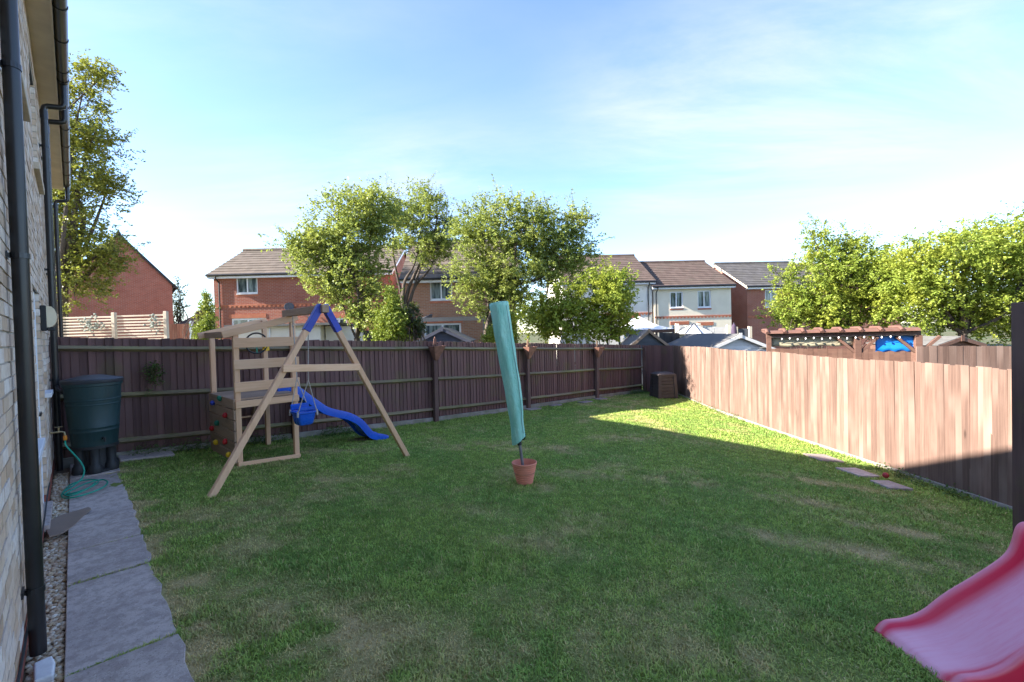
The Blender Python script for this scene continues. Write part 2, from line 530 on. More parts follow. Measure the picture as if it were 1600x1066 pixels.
def in_garden(x, y, m=0.0):
    q = WN.x*x + WN.y*y
    fb = (x-F0.x)*FN.x + (y-F0.y)*FN.y
    edge = 0.338 + 0.10*(fbm(x*2.2, y*2.2, 4)-0.35)
    ri = 5.82 - 0.012*(y-5.2)
    return (q > edge + m) & (fb < -0.03) & (x < ri - 0.03)
st = 0.125
xs = np.arange(-8, 8.01, st); ys = np.arange(-4, 18.51, st)
X, Y = np.meshgrid(xs, ys, indexing='ij')
Z = gz_np(X, Y)
q_ = WN.x*X + WN.y*Y
fb_ = (X-F0.x)*FN.x + (Y-F0.y)*FN.y
keepv = (q_ > 0.12) & (fb_ < 1.2) & (X < 7.2)
idx = np.arange(X.size).reshape(X.shape)
kf = keepv[:-1,:-1] & keepv[1:,:-1] & keepv[1:,1:] & keepv[:-1,1:]
faces = np.stack([idx[:-1,:-1][kf], idx[1:,:-1][kf], idx[1:,1:][kf], idx[:-1,1:][kf]], 1)
used = np.unique(faces); remap = np.zeros(X.size, int); remap[used] = np.arange(len(used))
V = np.stack([X.ravel(), Y.ravel(), Z.ravel()], 1)[used]
V[:,2] += 0.012*(fbm(V[:,0]*3, V[:,1]*3, 3)-0.5)
me = np_mesh('lawn', V, remap[faces], M['turf'], {'dry': dryness(V[:,0], V[:,1])}, True)
tag(link('lawn', me), kind='structure')

def scatter_grass(name, n_try, dens, seed):
    r = np.random.default_rng(seed)
    x = r.uniform(-7.5, 5.9, n_try); y = r.uniform(0.7, 17.0, n_try)
    dist = np.hypot(x, y)
    acc = np.minimum(1.0, (3.4/np.maximum(dist, 0.1))**1.25)
    ok = (r.random(n_try) < acc*dens) & in_garden(x, y, 0.0)
    ok &= ~((y < 0.9*np.abs(x) - 1.2))
    x = x[ok]; y = y[ok]; dist = dist[ok]
    jt = np.concatenate([np.full(700, 3.15), np.full(120, 4.35), np.full(80, 5.0)]) + r.normal(0, 0.008, 900); jc = -0.08 + 0.45*r.random(900)**0.7
    x = np.concatenate([x, WN.x*jc + WD.x*jt]); y = np.concatenate([y, WN.y*jc + WD.y*jt]); dist = np.hypot(x, y)
    dry = dryness(x, y)*np.where(WN.x*x+WN.y*y < 0.3, 0.3, 1.0)
    thin = r.random(len(x)) > np.clip(dry-0.6, 0, 1)*0.6
    x = x[thin]; y = y[thin]; dist = dist[thin]; dry = dry[thin]
    n = len(x)
    z = gz_np(x, y)
    q = WN.x*x + WN.y*y
    fb = -((x-F0.x)*FN.x + (y-F0.y)*FN.y)
    ri = 5.82-0.012*(y-5.2)-x
    tall = 1 + 1.3*np.exp(-fb/0.10)*r.random(n) + 1.6*np.exp(-ri/0.10)*r.random(n) + 0.25*np.clip((fbm(x*2.6, y*2.6, 3)-0.5)*4, -0.6, 1)
    L = r.uniform(0.018, 0.042, n)*tall*(1-0.35*dry)
    W = r.uniform(0.0022, 0.0042, n)*np.maximum(1.0, (dist/4.2)**0.9)
    az = r.uniform(0, 2*np.pi, n); lean = r.uniform(0.25, 1.35, n)
    dx = np.cos(az); dy = np.sin(az)
    base = np.stack([x, y, z-0.004], 1)
    sidev = np.stack([-dy, dx, np.zeros(n)], 1)*(W[:,None])
    tip = base + np.stack([dx*np.sin(lean)*L, dy*np.sin(lean)*L, np.cos(lean)*L], 1)
    mid = base + np.stack([dx*np.sin(lean)*L*0.38, dy*np.sin(lean)*L*0.38, np.cos(lean*0.6)*L*0.62], 1)
    V = np.stack([base-sidev, base+sidev, mid+sidev*0.8, tip, mid-sidev*0.8], 1).reshape(-1, 3)
    b = np.arange(n)*5
    tri = np.stack([np.stack([b, b+1, b+2, b+4], 1)], 1).reshape(-1, 4)
    # quad for the lower half and a triangle for the tip, kept as two meshes' worth of loops
    me = bpy.data.meshes.new(name)
    me.vertices.add(len(V)); me.vertices.foreach_set('co', V.astype(np.float32).ravel())
    loops = np.concatenate([tri, np.stack([b+4, b+2, b+3], 1)], 1).ravel()
    me.loops.add(len(loops)); me.loops.foreach_set('vertex_index', loops.astype(np.int32))
    me.polygons.add(2*n)
    ls = np.stack([np.arange(n)*7, np.arange(n)*7+4], 1).ravel()
    me.polygons.foreach_set('loop_start', ls.astype(np.int32))
    me.update(calc_edges=True)
    dd = np.clip(dry*1.15 + (r.random(n) < 0.07)*0.7 + r.normal(0, 0.12, n)*(dry > 0.05), 0, 1)
    for nm, arr in (('rnd', r.random(n)), ('dry', dd)):
        a = me.attributes.new(nm, 'FLOAT', 'POINT'); a.data.foreach_set('value', np.repeat(arr, 5).astype(np.float32))
    me.materials.append(M['blade'])
    o = link(name, me)
    print('grass blades', n)
    return tag(o, 'short patchy mown grass covering the garden lawn', 'grass', kind='stuff')
scatter_grass('grass', 1900000, 1.0, 3)

# ------------------------------------------------------------------ path of concrete slabs by the house wall
HOUSE_RZ = math.atan2(WN.y, WN.x)
def wp(c, t, z=0.0):            # (out from wall line, along wall, up) -> world
    p = WN*c + WD*t
    return Vector((p.x, p.y, z))
path = thing('path', None, None, (0,0,0), HOUSE_RZ)
tag(path, kind='structure')
joints = [0.75, 1.95, 3.15, 4.35, 5.0, 5.95, 6.9, 7.75, 8.7]
for i in range(len(joints)-1):
    a, b = joints[i]+0.006, joints[i+1]-0.006
    e = [0.372 + 0.035*(random.random()-0.5) for _ in range(9)]
    mb = MB()
    poly = [(-0.085, a, 0), (-0.085, b, 0)] + [(e[k], b + (a-b)*k/8, 0) for k in range(9)]
    mb.prism([(p[0], p[1], -0.05) for p in poly], (0, 0, 0.068 + 0.008*random.random()))
    o = mb.build('slab', M['slab'], path, bevel=0.004)
    o.rotation_euler = (R(random.uniform(-.15,.15)), R(random.uniform(-.25,.25)), 0)
# pebbles between path and wall
bed = MB(); bed.box(WALL-0.02, -0.088, 0.6, 8.7, -0.08, -0.028)
tag(bed.build('pebble_bed', M['soil'], None, rz=HOUSE_RZ), kind='structure')
def icos():
    t = (1+5**0.5)/2
    v = np.array([(-1,t,0),(1,t,0),(-1,-t,0),(1,-t,0),(0,-1,t),(0,1,t),(0,-1,-t),(0,1,-t),(t,0,-1),(t,0,1),(-t,0,-1),(-t,0,1)], float)
    v /= np.linalg.norm(v[0])
    f = np.array([(0,11,5),(0,5,1),(0,1,7),(0,7,10),(0,10,11),(1,5,9),(5,11,4),(11,10,2),(10,7,6),(7,1,8),(3,9,4),(3,4,2),(3,2,6),(3,6,8),(3,8,9),(4,9,5),(2,4,11),(6,2,10),(8,6,7),(9,8,1)])
    return v, f
IV, IF = icos()
def pebbles(name, n, seed):
    r = np.random.default_rng(seed)
    c = r.uniform(WALL+0.01, -0.095, n); t = 0.9 + (8.3-0.9)*r.random(n)**1.25
    s_ = r.uniform(0.009, 0.023, n)
    allv = []; allf = []
    for i in range(n):
        sc = np.array([1, r.uniform(0.65, 1), r.uniform(0.5, 0.8)])*s_[i]
        v = IV*(1+r.uniform(-.18, .18, (12,1)))*sc
        a = r.uniform(0, 6.28); ca, sa = math.cos(a), math.sin(a)
        v = np.stack([v[:,0]*ca-v[:,1]*sa, v[:,0]*sa+v[:,1]*ca, v[:,2]], 1)
        v += np.array([c[i], t[i], -0.03 + r.uniform(0.0, 0.018)])
        allv.append(v); allf.append(IF+12*i)
    me = np_mesh(name, np.concatenate(allv), np.concatenate(allf), M['pebble'], None, True)
    o = link(name, me, None, (0,0,0), HOUSE_RZ)
    return tag(o, 'tan and white pebbles between house wall and path', 'pebbles', kind='stuff')
pebbles('pebbles', 4200, 9)
# ------------------------------------------------------------------ the house on the left
def cells(u0, u1, z0, z1, ops):
    us = sorted({u0, u1, *[o[0] for o in ops], *[o[1] for o in ops]})
    zs = sorted({z0, z1, *[o[2] for o in ops], *[o[3] for o in ops]})
    us = [u for u in us if u0 <= u <= u1]; zs = [z for z in zs if z0 <= z <= z1]
    for i in range(len(us)-1):
        for j in range(len(zs)-1):
            um = (us[i]+us[i+1])/2; zm = (zs[j]+zs[j+1])/2
            if any(o[0] < um < o[1] and o[2] < zm < o[3] for o in ops): continue
            yield us[i], us[i+1], zs[j], zs[j+1]
EAVE = 5.02
HEND = 13.9
house = thing('brick_house', 'pale buff brick house with black downpipes and gutter on the left', 'house', (0,0,0), HOUSE_RZ)
OPS = [(4.05,5.25,0.915,2.25,'w'),(5.72,6.60,0.075,2.175,'d'),(6.95,7.50,1.14,2.175,'w'),
       (4.05,5.35,3.54,4.74,'w'),(6.80,7.85,3.54,4.74,'w'),(10.2,11.4,0.915,2.25,'w'),(10.2,11.4,3.54,4.74,'w')]
body = MB()
body.box(-8.3, -0.36, -3.0, HEND, -0.9, EAVE)
for z in (-1,):
    for (t0, t1) in ((-3.0, -2.98), (HEND-0.02, HEND)):
        body.prism([(-8.3, t0, EAVE), (-0.36, t0, EAVE), (-4.3, t0, EAVE+2.15)], (0, t1-t0, 0))
body.build('inner_wall', M['mortar'], house)
wm = MB()
for (a, b, c, d) in cells(-3.0, HEND, -0.9, EAVE-0.002, [(o[0]-0.006, o[1]+0.006, o[2]-0.006, o[3]+0.006) for o in OPS]):
    wm.box(-0.362, WALL-0.007, a, b, c, d)
wall = wm.build('wall', M['mortar'], house)
bricks = []
zc = 0.0; k = 0
while zc + 0.065 < EAVE:
    off = 0.1125 if k % 2 else 0.0
    t = 2.16 - off
    while t < HEND:
        segs = [(t, min(t+0.215, HEND-0.003))]
        for o in OPS:
            if zc + 0.065 > o[2]+0.002 and zc < o[3]-0.002:
                ns = []
                for (a, b) in segs:
                    if b <= o[0] or a >= o[1]: ns.append((a, b)); continue
                    if a < o[0]-0.03: ns.append((a, o[0]))
                    if b > o[1]+0.03: ns.append((o[1], b))
                segs = ns
        for (a, b) in segs:
            if b - a > 0.03: bricks.append((a, b, zc, k < 2))
        t += 0.225
    zc += 0.075; k += 1
def brick_size(b):
    tm = (b[0]+b[1])/2; d = math.hypot(tm, b[2]-1.6)
    vis = 1.0 if tm > 2.75 else 0.05
    if tm > 8.6 and b[2] < 1.8: vis = 0.1
    return vis*(b[1]-b[0])*0.235/d**3
bricks.sort(key=brick_size, reverse=True)
cache = {}
def brick_mesh(L, mt):
    key = (round(L, 3), mt)
    if key not in cache:
        mb = MB(); e = 0.004
        mb.box(-0.1025, 0.0, 0, L, 0, 0.065)
        cache[key] = mb.mesh('brick', M[mt])
    return cache[key]
for i, (a, b, z, red) in enumerate(bricks[:300]):
    o = link('brick', brick_mesh(b-a, 'plinth' if red else 'buff'), wall,
             (WALL + random.uniform(-0.0025, 0.0025), a + random.uniform(-0.001, 0.001), z + random.uniform(-0.001, 0.001)))
for red in (True, False):
    mb = MB()
    for (a, b, z, r_) in bricks[300:]:
        if r_ == red:
            d = random.uniform(-0.0025, 0.0025); h = random.uniform(-0.001, 0.001)
            mb.box(WALL-0.1025, WALL+d, a, b, z+h, z+0.065+h)
    o = mb.build('brickwork', M['plinth' if red else 'buff'], wall, fix=False)
    tag(o, kind='stuff')
def window(parent, u0, u1, z0, z1, cf, cb, axis, mull=1, fw=0.06, name='window', glass='glass', frame='upvc', sill=None, transom=None):
    """frame, panes; axis 't': plane spans local y,z with depth along x; axis 'x': spans local x,z with depth along y"""
    def bx(mb, a, b, c, d, p, q):
        if axis == 't': mb.box(min(p,q), max(p,q), a, b, c, d)
        else: mb.box(a, b, min(p,q), max(p,q), c, d)
    mb = MB()
    bx(mb, u0, u1, z1-fw, z1, cf, cb); bx(mb, u0, u1, z0, z0+fw, cf, cb)
    bx(mb, u0, u0+fw, z0+fw, z1-fw, cf, cb); bx(mb, u1-fw, u1, z0+fw, z1-fw, cf, cb)
    for i in range(mull):
        um = u0 + (u1-u0)*(i+1)/(mull+1)
        bx(mb, um-fw/2, um+fw/2, z0+fw, z1-fw, cf, cb)
    w = mb.build(name, M[frame], parent)
    d = (cb-cf)
    for i in range(mull+1):
        a = u0 + (u1-u0)*i/(mull+1) + fw*(1 if i == 0 else 0.5); b = u0 + (u1-u0)*(i+1)/(mull+1) - fw*(1 if i == mull else 0.5)
        g = MB(); bx(g, a, b, z0+fw, z1-fw, cf+d*0.45, cf+d*0.7)
        g.build('pane', M[glass], w)
    if sill:
        g = MB(); bx(g, u0-sill[1], u1+sill[1], z0-sill[0], z0-0.003, cf+d*0.3, sill[2])
        g.build('sill', M[sill[3]], w, bevel=0.004)
    return w
for (a, b, c, d, kd) in OPS:
    if kd == 'w':
        window(house, a, b, c, d, -0.272, -0.345, 't', 1, 0.065, sill=(0.05 if c < 3 else 0.075, 0.0 if c < 3 else 0.04, -0.185 if c < 3 else -0.19, 'upvc' if c < 3 else 'stone'))
    else:
        mb = MB()
        mb.box(-0.345, -0.262, a, a+0.07, c, d); mb.box(-0.345, -0.262, b-0.07, b, c, d); mb.box(-0.345, -0.262, a+0.07, b-0.07, d-0.07, d)
        dr = mb.build('door', M['upvc'], house)
        mb = MB(); mb.box(-0.335, -0.285, a+0.072, b-0.072, c+0.02, d-0.072); mb.build('door_leaf', M['upvc'], dr, bevel=0.004)
        mb = MB(); mb.box(-0.284, -0.278, a+0.2, b-0.2, 1.15, 1.95); mb.build('pane', M['glass'], dr)
        mb = MB(); mb.box(-0.284, -0.24, a+0.11, a+0.14, 1.02, 1.05); mb.box(-0.245, -0.225, a+0.11, a+0.25, 1.02, 1.05); mb.build('handle', M['blackpipe'], dr)
        mb = MB(); mb.box(-0.36, -0.20, a, b, 0.015, 0.072); mb.build('step', M['slab'], dr, bevel=0.004)
    # head: dark lintel edge above the opening
    mb = MB(); mb.box(-0.345, WALL-0.012, a+0.002, b-0.002, d-0.0005, d+0.012)
    mb.build('lintel', M['blackmatt'], house)
# eaves
mb = MB(); mb.box(-0.36, -0.062, -3.0, HEND+0.05, EAVE, EAVE+0.012); mb.build('soffit', M['soffit'], house)
mb = MB(); mb.box(-0.062, -0.046, -3.0, HEND+0.05, EAVE-0.012, EAVE+0.15); mb.build('fascia', M['soffit'], house)
rp = math.atan2(2.2, 4.25)
mb = MB()
for sgn in (1, -1):
    n = 13
    for i in range(n):
        def pt(u, lift): 
            c = 0.02 - u; z = EAVE + 0.13 + u*math.tan(rp) + lift
            return (c, z) if sgn == 1 else (-8.6 - c, z)
        a = 4.32*i/n; b = 4.32*(i+1)/n + 0.04
        p = [pt(a, 0.0), pt(a, 0.035), pt(b, 0.012), pt(b, -0.02)]
        mb.prism([(x, -3.05, z) for (x, z) in p], (0, HEND+3.13, 0))
roof = mb.build('roof', M['tile'], house)
mb = MB(); mb.tube([(-4.3, -3.05, EAVE+0.13+4.32*math.tan(rp)), (-4.3, HEND+0.08, EAVE+0.13+4.32*math.tan(rp))], 0.12, 10); mb.build('ridge', M['tile'], roof)
GZ = EAVE + 0.075
mb = MB()
rows = []
for t in (-3.0, HEND+0.06):
    rows.append([(0.012+0.056*math.cos(a), t, GZ+0.056*math.sin(a)) for a in [math.pi + math.pi*i/10 for i in range(11)]])
mb.grid(rows)
rows = [[(0.012+0.052*math.cos(a), t, GZ+0.052*math.sin(a)+0.001) for a in [math.pi + math.pi*i/10 for i in range(11)]] for t in (-3.0, HEND+0.06)]
mb.grid(rows)
gut = mb.build('gutter', M['blackpipe'], house, smooth=True)
for t in [1.6, 2.5, 3.3, 4.2, 5.0, 5.8, 6.5, 7.2, 8.0, 8.3, 9.2, 10.1, 11.0, 11.9, 12.8, 13.6]:
    mb = MB(); w = 0.035 if t in (3.3, 5.8, 8.3, 11.0) else 0.012
    rows = [[(0.012+r_*math.cos(a), tt, GZ+r_*math.sin(a)) for a in [math.pi*0.97 + math.pi*1.06*i/10 for i in range(11)]] for (tt, r_) in ((t-w, 0.0565), (t-w, 0.063), (t+w, 0.063), (t+w, 0.0565))]
    mb.grid(rows); mb.build('gutter_bracket', M['blackpipe'], gut, smooth=True)
def downpipe(t, z0, clips, swan=True, r_=0.034, c=-0.178):
    mb = MB()
    pts = [(c, t, z0)]
    if swan: pts += [(c, t, 4.66), (c+0.012, t, 4.705), (c+0.04, t, 4.72), (c+0.15, t, 4.74), (c+0.18, t, 4.755), (c+0.19, t, 4.80), (c+0.19, t, GZ-0.03)]
    else: pts += [(c, t, EAVE+0.02)]
    mb.tube(pts, r_, 16)
    p = mb.build('downpipe', M['blackpipe'], house, smooth=True)
    for z in clips:
        mb = MB(); mb.tube([(c, t, z-0.014), (c, t, z+0.014)], r_+0.0045, 16)
        mb.box(WALL, c-r_+0.004, t-0.012, t+0.012, z-0.012, z+0.012)
        mb.box(WALL-0.002, WALL+0.008, t-0.05, t+0.05, z-0.016, z+0.016)
        mb.build('pipe_clip', M['blackpipe'], p)
    if swan:
        for (z) in (4.60,):
            mb = MB(); mb.tube([(c, t, z-0.05), (c, t, z+0.05)], r_+0.005, 16); mb.build('socket', M['blackpipe'], p)
    return p
downpipe(3.50, 0.02, [0.36, 2.12, 3.10], True, 0.034, -0.186)
downpipe(8.36, 0.02, [1.2, 2.62, 4.2])
downpipe(8.92, 0.02, [1.2, 2.62, 4.2])
downpipe(13.75, -0.6, [1.5, 3.2])
# black cable clipped along the foot of the wall
mb = MB()
pts = []
for i in range(40):
    t = 2.2 + i*0.118
    pts.append((WALL+0.012, t, 0.17 + 0.02*math.sin(t*3.1) + 0.05*max(0, math.sin(t*1.3))))
mb.tube(pts, 0.006, 6); mb.build('cable', M['blackmatt'], house, smooth=True)
# lamp on the wall by the door
lamp = thing('wall_lamp', 'black and cream bulkhead lamp fixed to the buff brick wall', 'lamp', wp(WALL, 6.78, 1.80), HOUSE_RZ)
mb = MB(); mb.box(0, 0.045, -0.08, 0.08, 0, 0.26); mb.box(0.045, 0.105, -0.08, 0.08, 0.0, 0.03)
mb.build('back_plate', M['blackmatt'], lamp, bevel=0.006)
mb = MB()
rows = []
for i in range(9):
    a = math.pi*i/8
    rows.append([(0.045 + 0.075*math.sin(a)**0.7, -0.075+0.15*j/4, 0.145 - 0.112*math.cos(a)) for j in range(5)])
mb.grid(rows)
for j in (0, 4):
    mb.add([r_[j] for r_ in rows], [tuple(range(9))])
mb.build('lens', M['lamp'], lamp, smooth=True)
# tap with hose
tap = thing('outdoor_tap', 'brass garden tap with orange hose connector beside the downpipe', 'tap', wp(WALL, 7.55, 0.60), HOUSE_RZ)
M['brass'] = plain('dull_brass', (0.35,0.27,0.15), (0.2,0.16,0.10), 20, 0.4, 0.05, metal=0.9)
M['orange'] = plain('orange_plastic', (0.75,0.26,0.02), (0.65,0.2,0.02), 8, 0.4, 0.0)
mb = MB(); mb.tube([(0,0,0.03),(0.10,0,0.03),(0.125,0,0.02),(0.13,0,-0.02)], 0.012, 10); mb.tube([(0.08,0,0.03),(0.08,0,0.085)], 0.009, 8); mb.build('spout', M['brass'], tap, smooth=True)
mb = MB(); mb.tube([(0.08,-0.035,0.088),(0.08,0.035,0.088)], 0.006, 8); mb.tube([(0.045,0,0.088),(0.115,0,0.088)], 0.006, 8); mb.build('handle', M['brass'], tap)
mb = MB(); mb.lathe([(0.014,-0.075),(0.018,-0.065),(0.018,-0.035),(0.015,-0.02)], 12, (0.13,0,0)); mb.build('hose_connector', M['orange'], tap, smooth=True)
M['hose'] = plain('green_hose', (0.015,0.30,0.20), (0.012,0.24,0.16), 10, 0.35, 0.0)
hp = [(-0.105,7.55,0.525),(-0.10,7.55,0.46),(-0.04,7.50,0.36),(0.02,7.42,0.26),(0.045,7.36,0.17),(0.02,7.30,0.09),(-0.06,7.2,0.045),(-0.13,7.10,0.02),(-0.12,6.98,0.02),
      (-0.02,6.92,0.035),(0.12,7.05,0.045),(0.16,7.30,0.04),(0.05,7.45,0.035),(-0.07,7.35,0.035),(-0.14,7.05,0.02),(-0.12,6.82,0.02),(0.0,6.72,0.035),(0.17,6.85,0.04),(0.235,7.08,0.04),(0.20,7.28,0.04),(0.08,7.22,0.05),(-0.05,7.02,0.05),(-0.12,6.88,0.04),(-0.05,6.78,0.045),(0.08,6.92,0.06),(0.13,7.12,0.06)]
def catmull(P, n=8):
    P = [Vector(p) for p in P]; Q = []
    for i in range(len(P)-1):
        p0 = P[max(i-1,0)]; p1 = P[i]; p2 = P[i+1]; p3 = P[min(i+2,len(P)-1)]
        for j in range(n):
            t = j/n
            Q.append(0.5*((2*p1)+(p2-p0)*t+(2*p0-5*p1+4*p2-p3)*t*t+(3*p1-p0-3*p2+p3)*t**3))
    Q.append(P[-1]); return Q
mb = MB(); mb.tube(catmull(hp, 7), 0.0085, 8)
tag(mb.build('garden_hose', M['hose'], None, smooth=True, rz=HOUSE_RZ), 'green garden hose looped on the path below the tap', 'hose')
# water butt on its stand
M['butt'] = plain('dark_green_plastic', (0.012,0.040,0.042), (0.018,0.050,0.052), 4, 0.5, 0.08, spec=0.45, stretch=(6,6,1))
M['buttlid'] = plain('dark_grey_plastic', (0.030,0.034,0.042), (0.045,0.050,0.06), 5, 0.5, 0.05, spec=0.5)
bp = wp(0.165, 8.02, 0.015)
butt = thing('water_butt', 'dark green plastic water butt on a black stand by the fence', 'water butt', bp, HOUSE_RZ)
prof = [(0.20,0.33),(0.225,0.335),(0.228,0.36),(0.242,0.52),(0.246,0.525),(0.246,0.535),(0.243,0.54),(0.246,0.57),(0.25,0.575),(0.25,0.585),(0.247,0.59),(0.268,0.86),(0.273,0.865),(0.273,0.875),(0.269,0.88),(0.272,0.92),(0.277,0.925),(0.277,0.935),(0.273,0.94),(0.283,1.10),(0.297,1.105),(0.297,1.15),(0.28,1.15)]
mb = MB(); mb.lathe(prof, 40); mb.build('barrel', M['butt'], butt, smooth=True)
mb = MB(); mb.lathe([(0.305,1.14),(0.308,1.145),(0.308,1.18),(0.298,1.19),(0.25,1.20),(0.10,1.235),(0.0,1.24)], 40); mb.build('lid', M['buttlid'], butt, smooth=True)
mb = MB(); mb.lathe([(0.215,0.0),(0.215,0.03),(0.15,0.05),(0.15,0.30),(0.235,0.31),(0.235,0.345),(0.22,0.345)], 32); st_ = mb.build('stand', M['blackmatt'], butt, smooth=True)
for i in range(6):
    a = 2*math.pi*i/6 + 0.45
    mb = MB(); mb.lathe([(0.072,0.0),(0.078,0.02),(0.07,0.09),(0.048,0.12),(0.05,0.30),(0.06,0.32)], 14, (0.175*math.cos(a), 0.175*math.sin(a), 0)); mb.build('foot', M['blackmatt'], st_, smooth=True)
mb = MB(); mb.tube([(0.07,-0.225,0.44),(0.085,-0.29,0.44)], 0.016, 10); mb.tube([(0.085,-0.285,0.45),(0.085,-0.285,0.40)], 0.011, 8); mb.build('tap', M['blackmatt'], butt)
mb = MB(); mb.tube([(-0.26,0.02,1.02),(-0.30,0.05,1.05),(-0.33,0.12,1.08),(-0.335,0.25,1.10),(-0.335,0.34,1.10)], 0.018, 10); mb.build('diverter_hose', M['blackpipe'], butt, smooth=True)
# board lying over the pebbles, white stone
M['slate'] = plain('wet_brown_slate', (0.24,0.165,0.12), (0.31,0.22,0.16), 7, 0.6, 0.4)
mb = MB()
poly = [(-0.20,5.50),(-0.225,5.72),(-0.20,6.02),(-0.14,6.12),(-0.03,6.16),(0.06,6.20),(0.075,6.12),(0.01,5.88),(-0.05,5.66),(-0.12,5.52)]
mb.prism([(a, b, 0.022) for (a, b) in poly], (0, 0, 0.014))
tag(mb.build('slate_piece', M['slate'], None, rz=HOUSE_RZ, bevel=0.004), 'thin brown flat stone lying across pebbles and path edge', 'stone')
M['white'] = plain('white_stone', (0.72,0.70,0.68), (0.6,0.58,0.56), 12, 0.7, 0.3)
def rock(name, c, size, mat, label, cat, seed, rz=0):
    r = np.random.default_rng(seed)
    mb = MB(); v = IV*(1+r.uniform(-.2,.2,(12,1)))*np.array(size)
    mb.add(v, [tuple(f) for f in IF])
    o = mb.build(name, mat, None, smooth=True, loc=c, rz=rz)
    md = o.modifiers.new('s', 'SUBSURF'); md.levels = 2; md.render_levels = 2
    return tag(o, label, cat)
mb = MB(); mb.prism([(-0.038,-0.10,-0.02),(0.030,-0.105,-0.02),(0.042,0.02,-0.02),(0.034,0.098,-0.02),(-0.034,0.09,-0.02)], (0,0,0.042))
tag(mb.build('white_stone', M['white'], None, bevel=0.009, seg=3, loc=wp(-0.16, 3.32, 0.0), rz=HOUSE_RZ+R(4)), 'flat white stone among the pebbles at foot of near downpipe', 'stone')
# ------------------------------------------------------------------ fences
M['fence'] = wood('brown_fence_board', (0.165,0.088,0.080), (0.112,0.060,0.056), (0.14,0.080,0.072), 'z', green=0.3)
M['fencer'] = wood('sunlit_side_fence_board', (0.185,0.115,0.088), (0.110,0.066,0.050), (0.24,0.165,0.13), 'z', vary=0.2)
M['rail'] = wood('mossy_rail', (0.27,0.215,0.13), (0.17,0.13,0.085), (0.27,0.245,0.11), 'x', green=0.7)
M['post'] = wood('fence_post', (0.12,0.07,0.06), (0.08,0.045,0.04), (0.14,0.09,0.075), 'z', green=0.3)
M['conc'] = plain('gravel_board_concrete', (0.30,0.27,0.24), (0.18,0.17,0.12), 4, 0.95, 0.5)
M['concpale'] = plain('pale_concrete', (0.34,0.30,0.25), (0.26,0.23,0.19), 5, 0.95, 0.4)
frz = math.atan2(FD.y, FD.x)
bf = thing('back_fence', 'dark brown closeboard fence with mossy rails along the back of the lawn', 'fence', (F0.x, F0.y, 0), frz)
def lerp(tab, s):
    if s <= tab[0][0]: 
        (a, b), (c, d) = tab[0], tab[1]
        return b + (d-b)*(s-a)/(c-a)
    for (a, b), (c, d) in zip(tab, tab[1:]):
        if s <= c: return b + (d-b)*(s-a)/(c-a)
    (a, b), (c, d) = tab[-2], tab[-1]
    return d + (d-b)*(s-c)/(c-a)
FTOP = [(-6.2, 1.76), (0, 1.50), (2.97, 1.36), (6.07, 1.22), (8.94, 1.075)]
def fbase(s):
    p = F0 + FD*s
    return ground_z(p.x, p.y)
bm_ = MB(); bm_.add([(0,-0.013,0),(0.105,-0.002,0),(0.105,0.004,0),(0,0.005,0),(0,-0.013,1),(0.105,-0.002,1),(0.105,0.004,1),(0,0.005,1)], [(0,3,2,1),(4,5,6,7),(0,1,5,4),(1,2,6,5),(2,3,7,6),(3,0,4,7)])
BOARD = bm_.mesh('board', M['fence'])
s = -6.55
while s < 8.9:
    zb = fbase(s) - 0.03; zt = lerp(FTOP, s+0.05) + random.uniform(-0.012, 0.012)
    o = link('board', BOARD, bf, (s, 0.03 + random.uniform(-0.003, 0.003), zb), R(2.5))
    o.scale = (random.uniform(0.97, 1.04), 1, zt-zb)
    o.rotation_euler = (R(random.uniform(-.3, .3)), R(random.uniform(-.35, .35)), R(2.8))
    s += 0.092
POSTS = [-6.1, -3.02, 0.0, 2.97, 6.07, 8.94]
for i, ps in enumerate(POSTS):
    zb = fbase(ps); zt = lerp(FTOP, ps) - (0.0 if ps in (0.0, 2.97, 6.07) else -0.0)
    mb = MB(); mb.box(-0.05, 0.05, -0.125, -0.022, -0.25, zt-zb-0.06)
    o = mb.build('post', M['post'], bf, bevel=0.006, loc=(ps, 0.0, zb))
    o.rotation_euler = (0, R(random.uniform(-0.4, 0.9)), 0)
    if i == len(POSTS)-1: break
    nx = POSTS[i+1]
    for fr in (0.915, 0.53, 0.15):
        mb = MB()
        za = zb + (lerp(FTOP, ps)-zb)*fr; zn = fbase(nx) + (lerp(FTOP, nx)-fbase(nx))*fr
        sag = 0.012
        P = []
        for k in range(7):
            u = k/6
            x = ps + 0.03 + (nx-ps-0.06)*u; z = za + (zn-za)*u - sag*math.sin(math.pi*u)
            P.append([(x, 0.02, z+0.042), (x, -0.058, z+0.004), (x, -0.058, z-0.004), (x, 0.02, z-0.042), (x, 0.02, z+0.042)])
        mb.grid(P); mb.build('rail', M['rail'], bf)
    mb = MB()
    za = fbase(ps); zn = fbase(nx)
    mb.prism([(ps+0.055, -0.048, za-0.1), (nx-0.055, -0.048, zn-0.1), (nx-0.055, -0.048, zn+0.10), (ps+0.055, -0.048, za+0.10)], (0, 0.046, 0))
    mb.build('gravel_board', M['conc'], bf, bevel=0.005)
# short return of plain boards in the far corner
ca = F0 + FD*8.98; cb = Vector((5.66, 16.05, 0))
cl_ = cb - ca; n = max(1, round(cl_.length/0.108)); crz = math.atan2(cl_.y, cl_.x) - frz
for i in range(n):
    p = ca + cl_*(i/n); lp = Vector(((p-F0).dot(FD), (p-F0).dot(FN), 0))
    zb = ground_z(p.x, p.y) - 0.03; zt = 1.065 - 0.02*i/n + random.uniform(-0.012, 0.012)
    o = link('board', BOARD, bf, (lp.x, lp.y+0.02, zb)); o.scale = (1, 1, zt-zb); o.rotation_euler = (0, 0, crz)
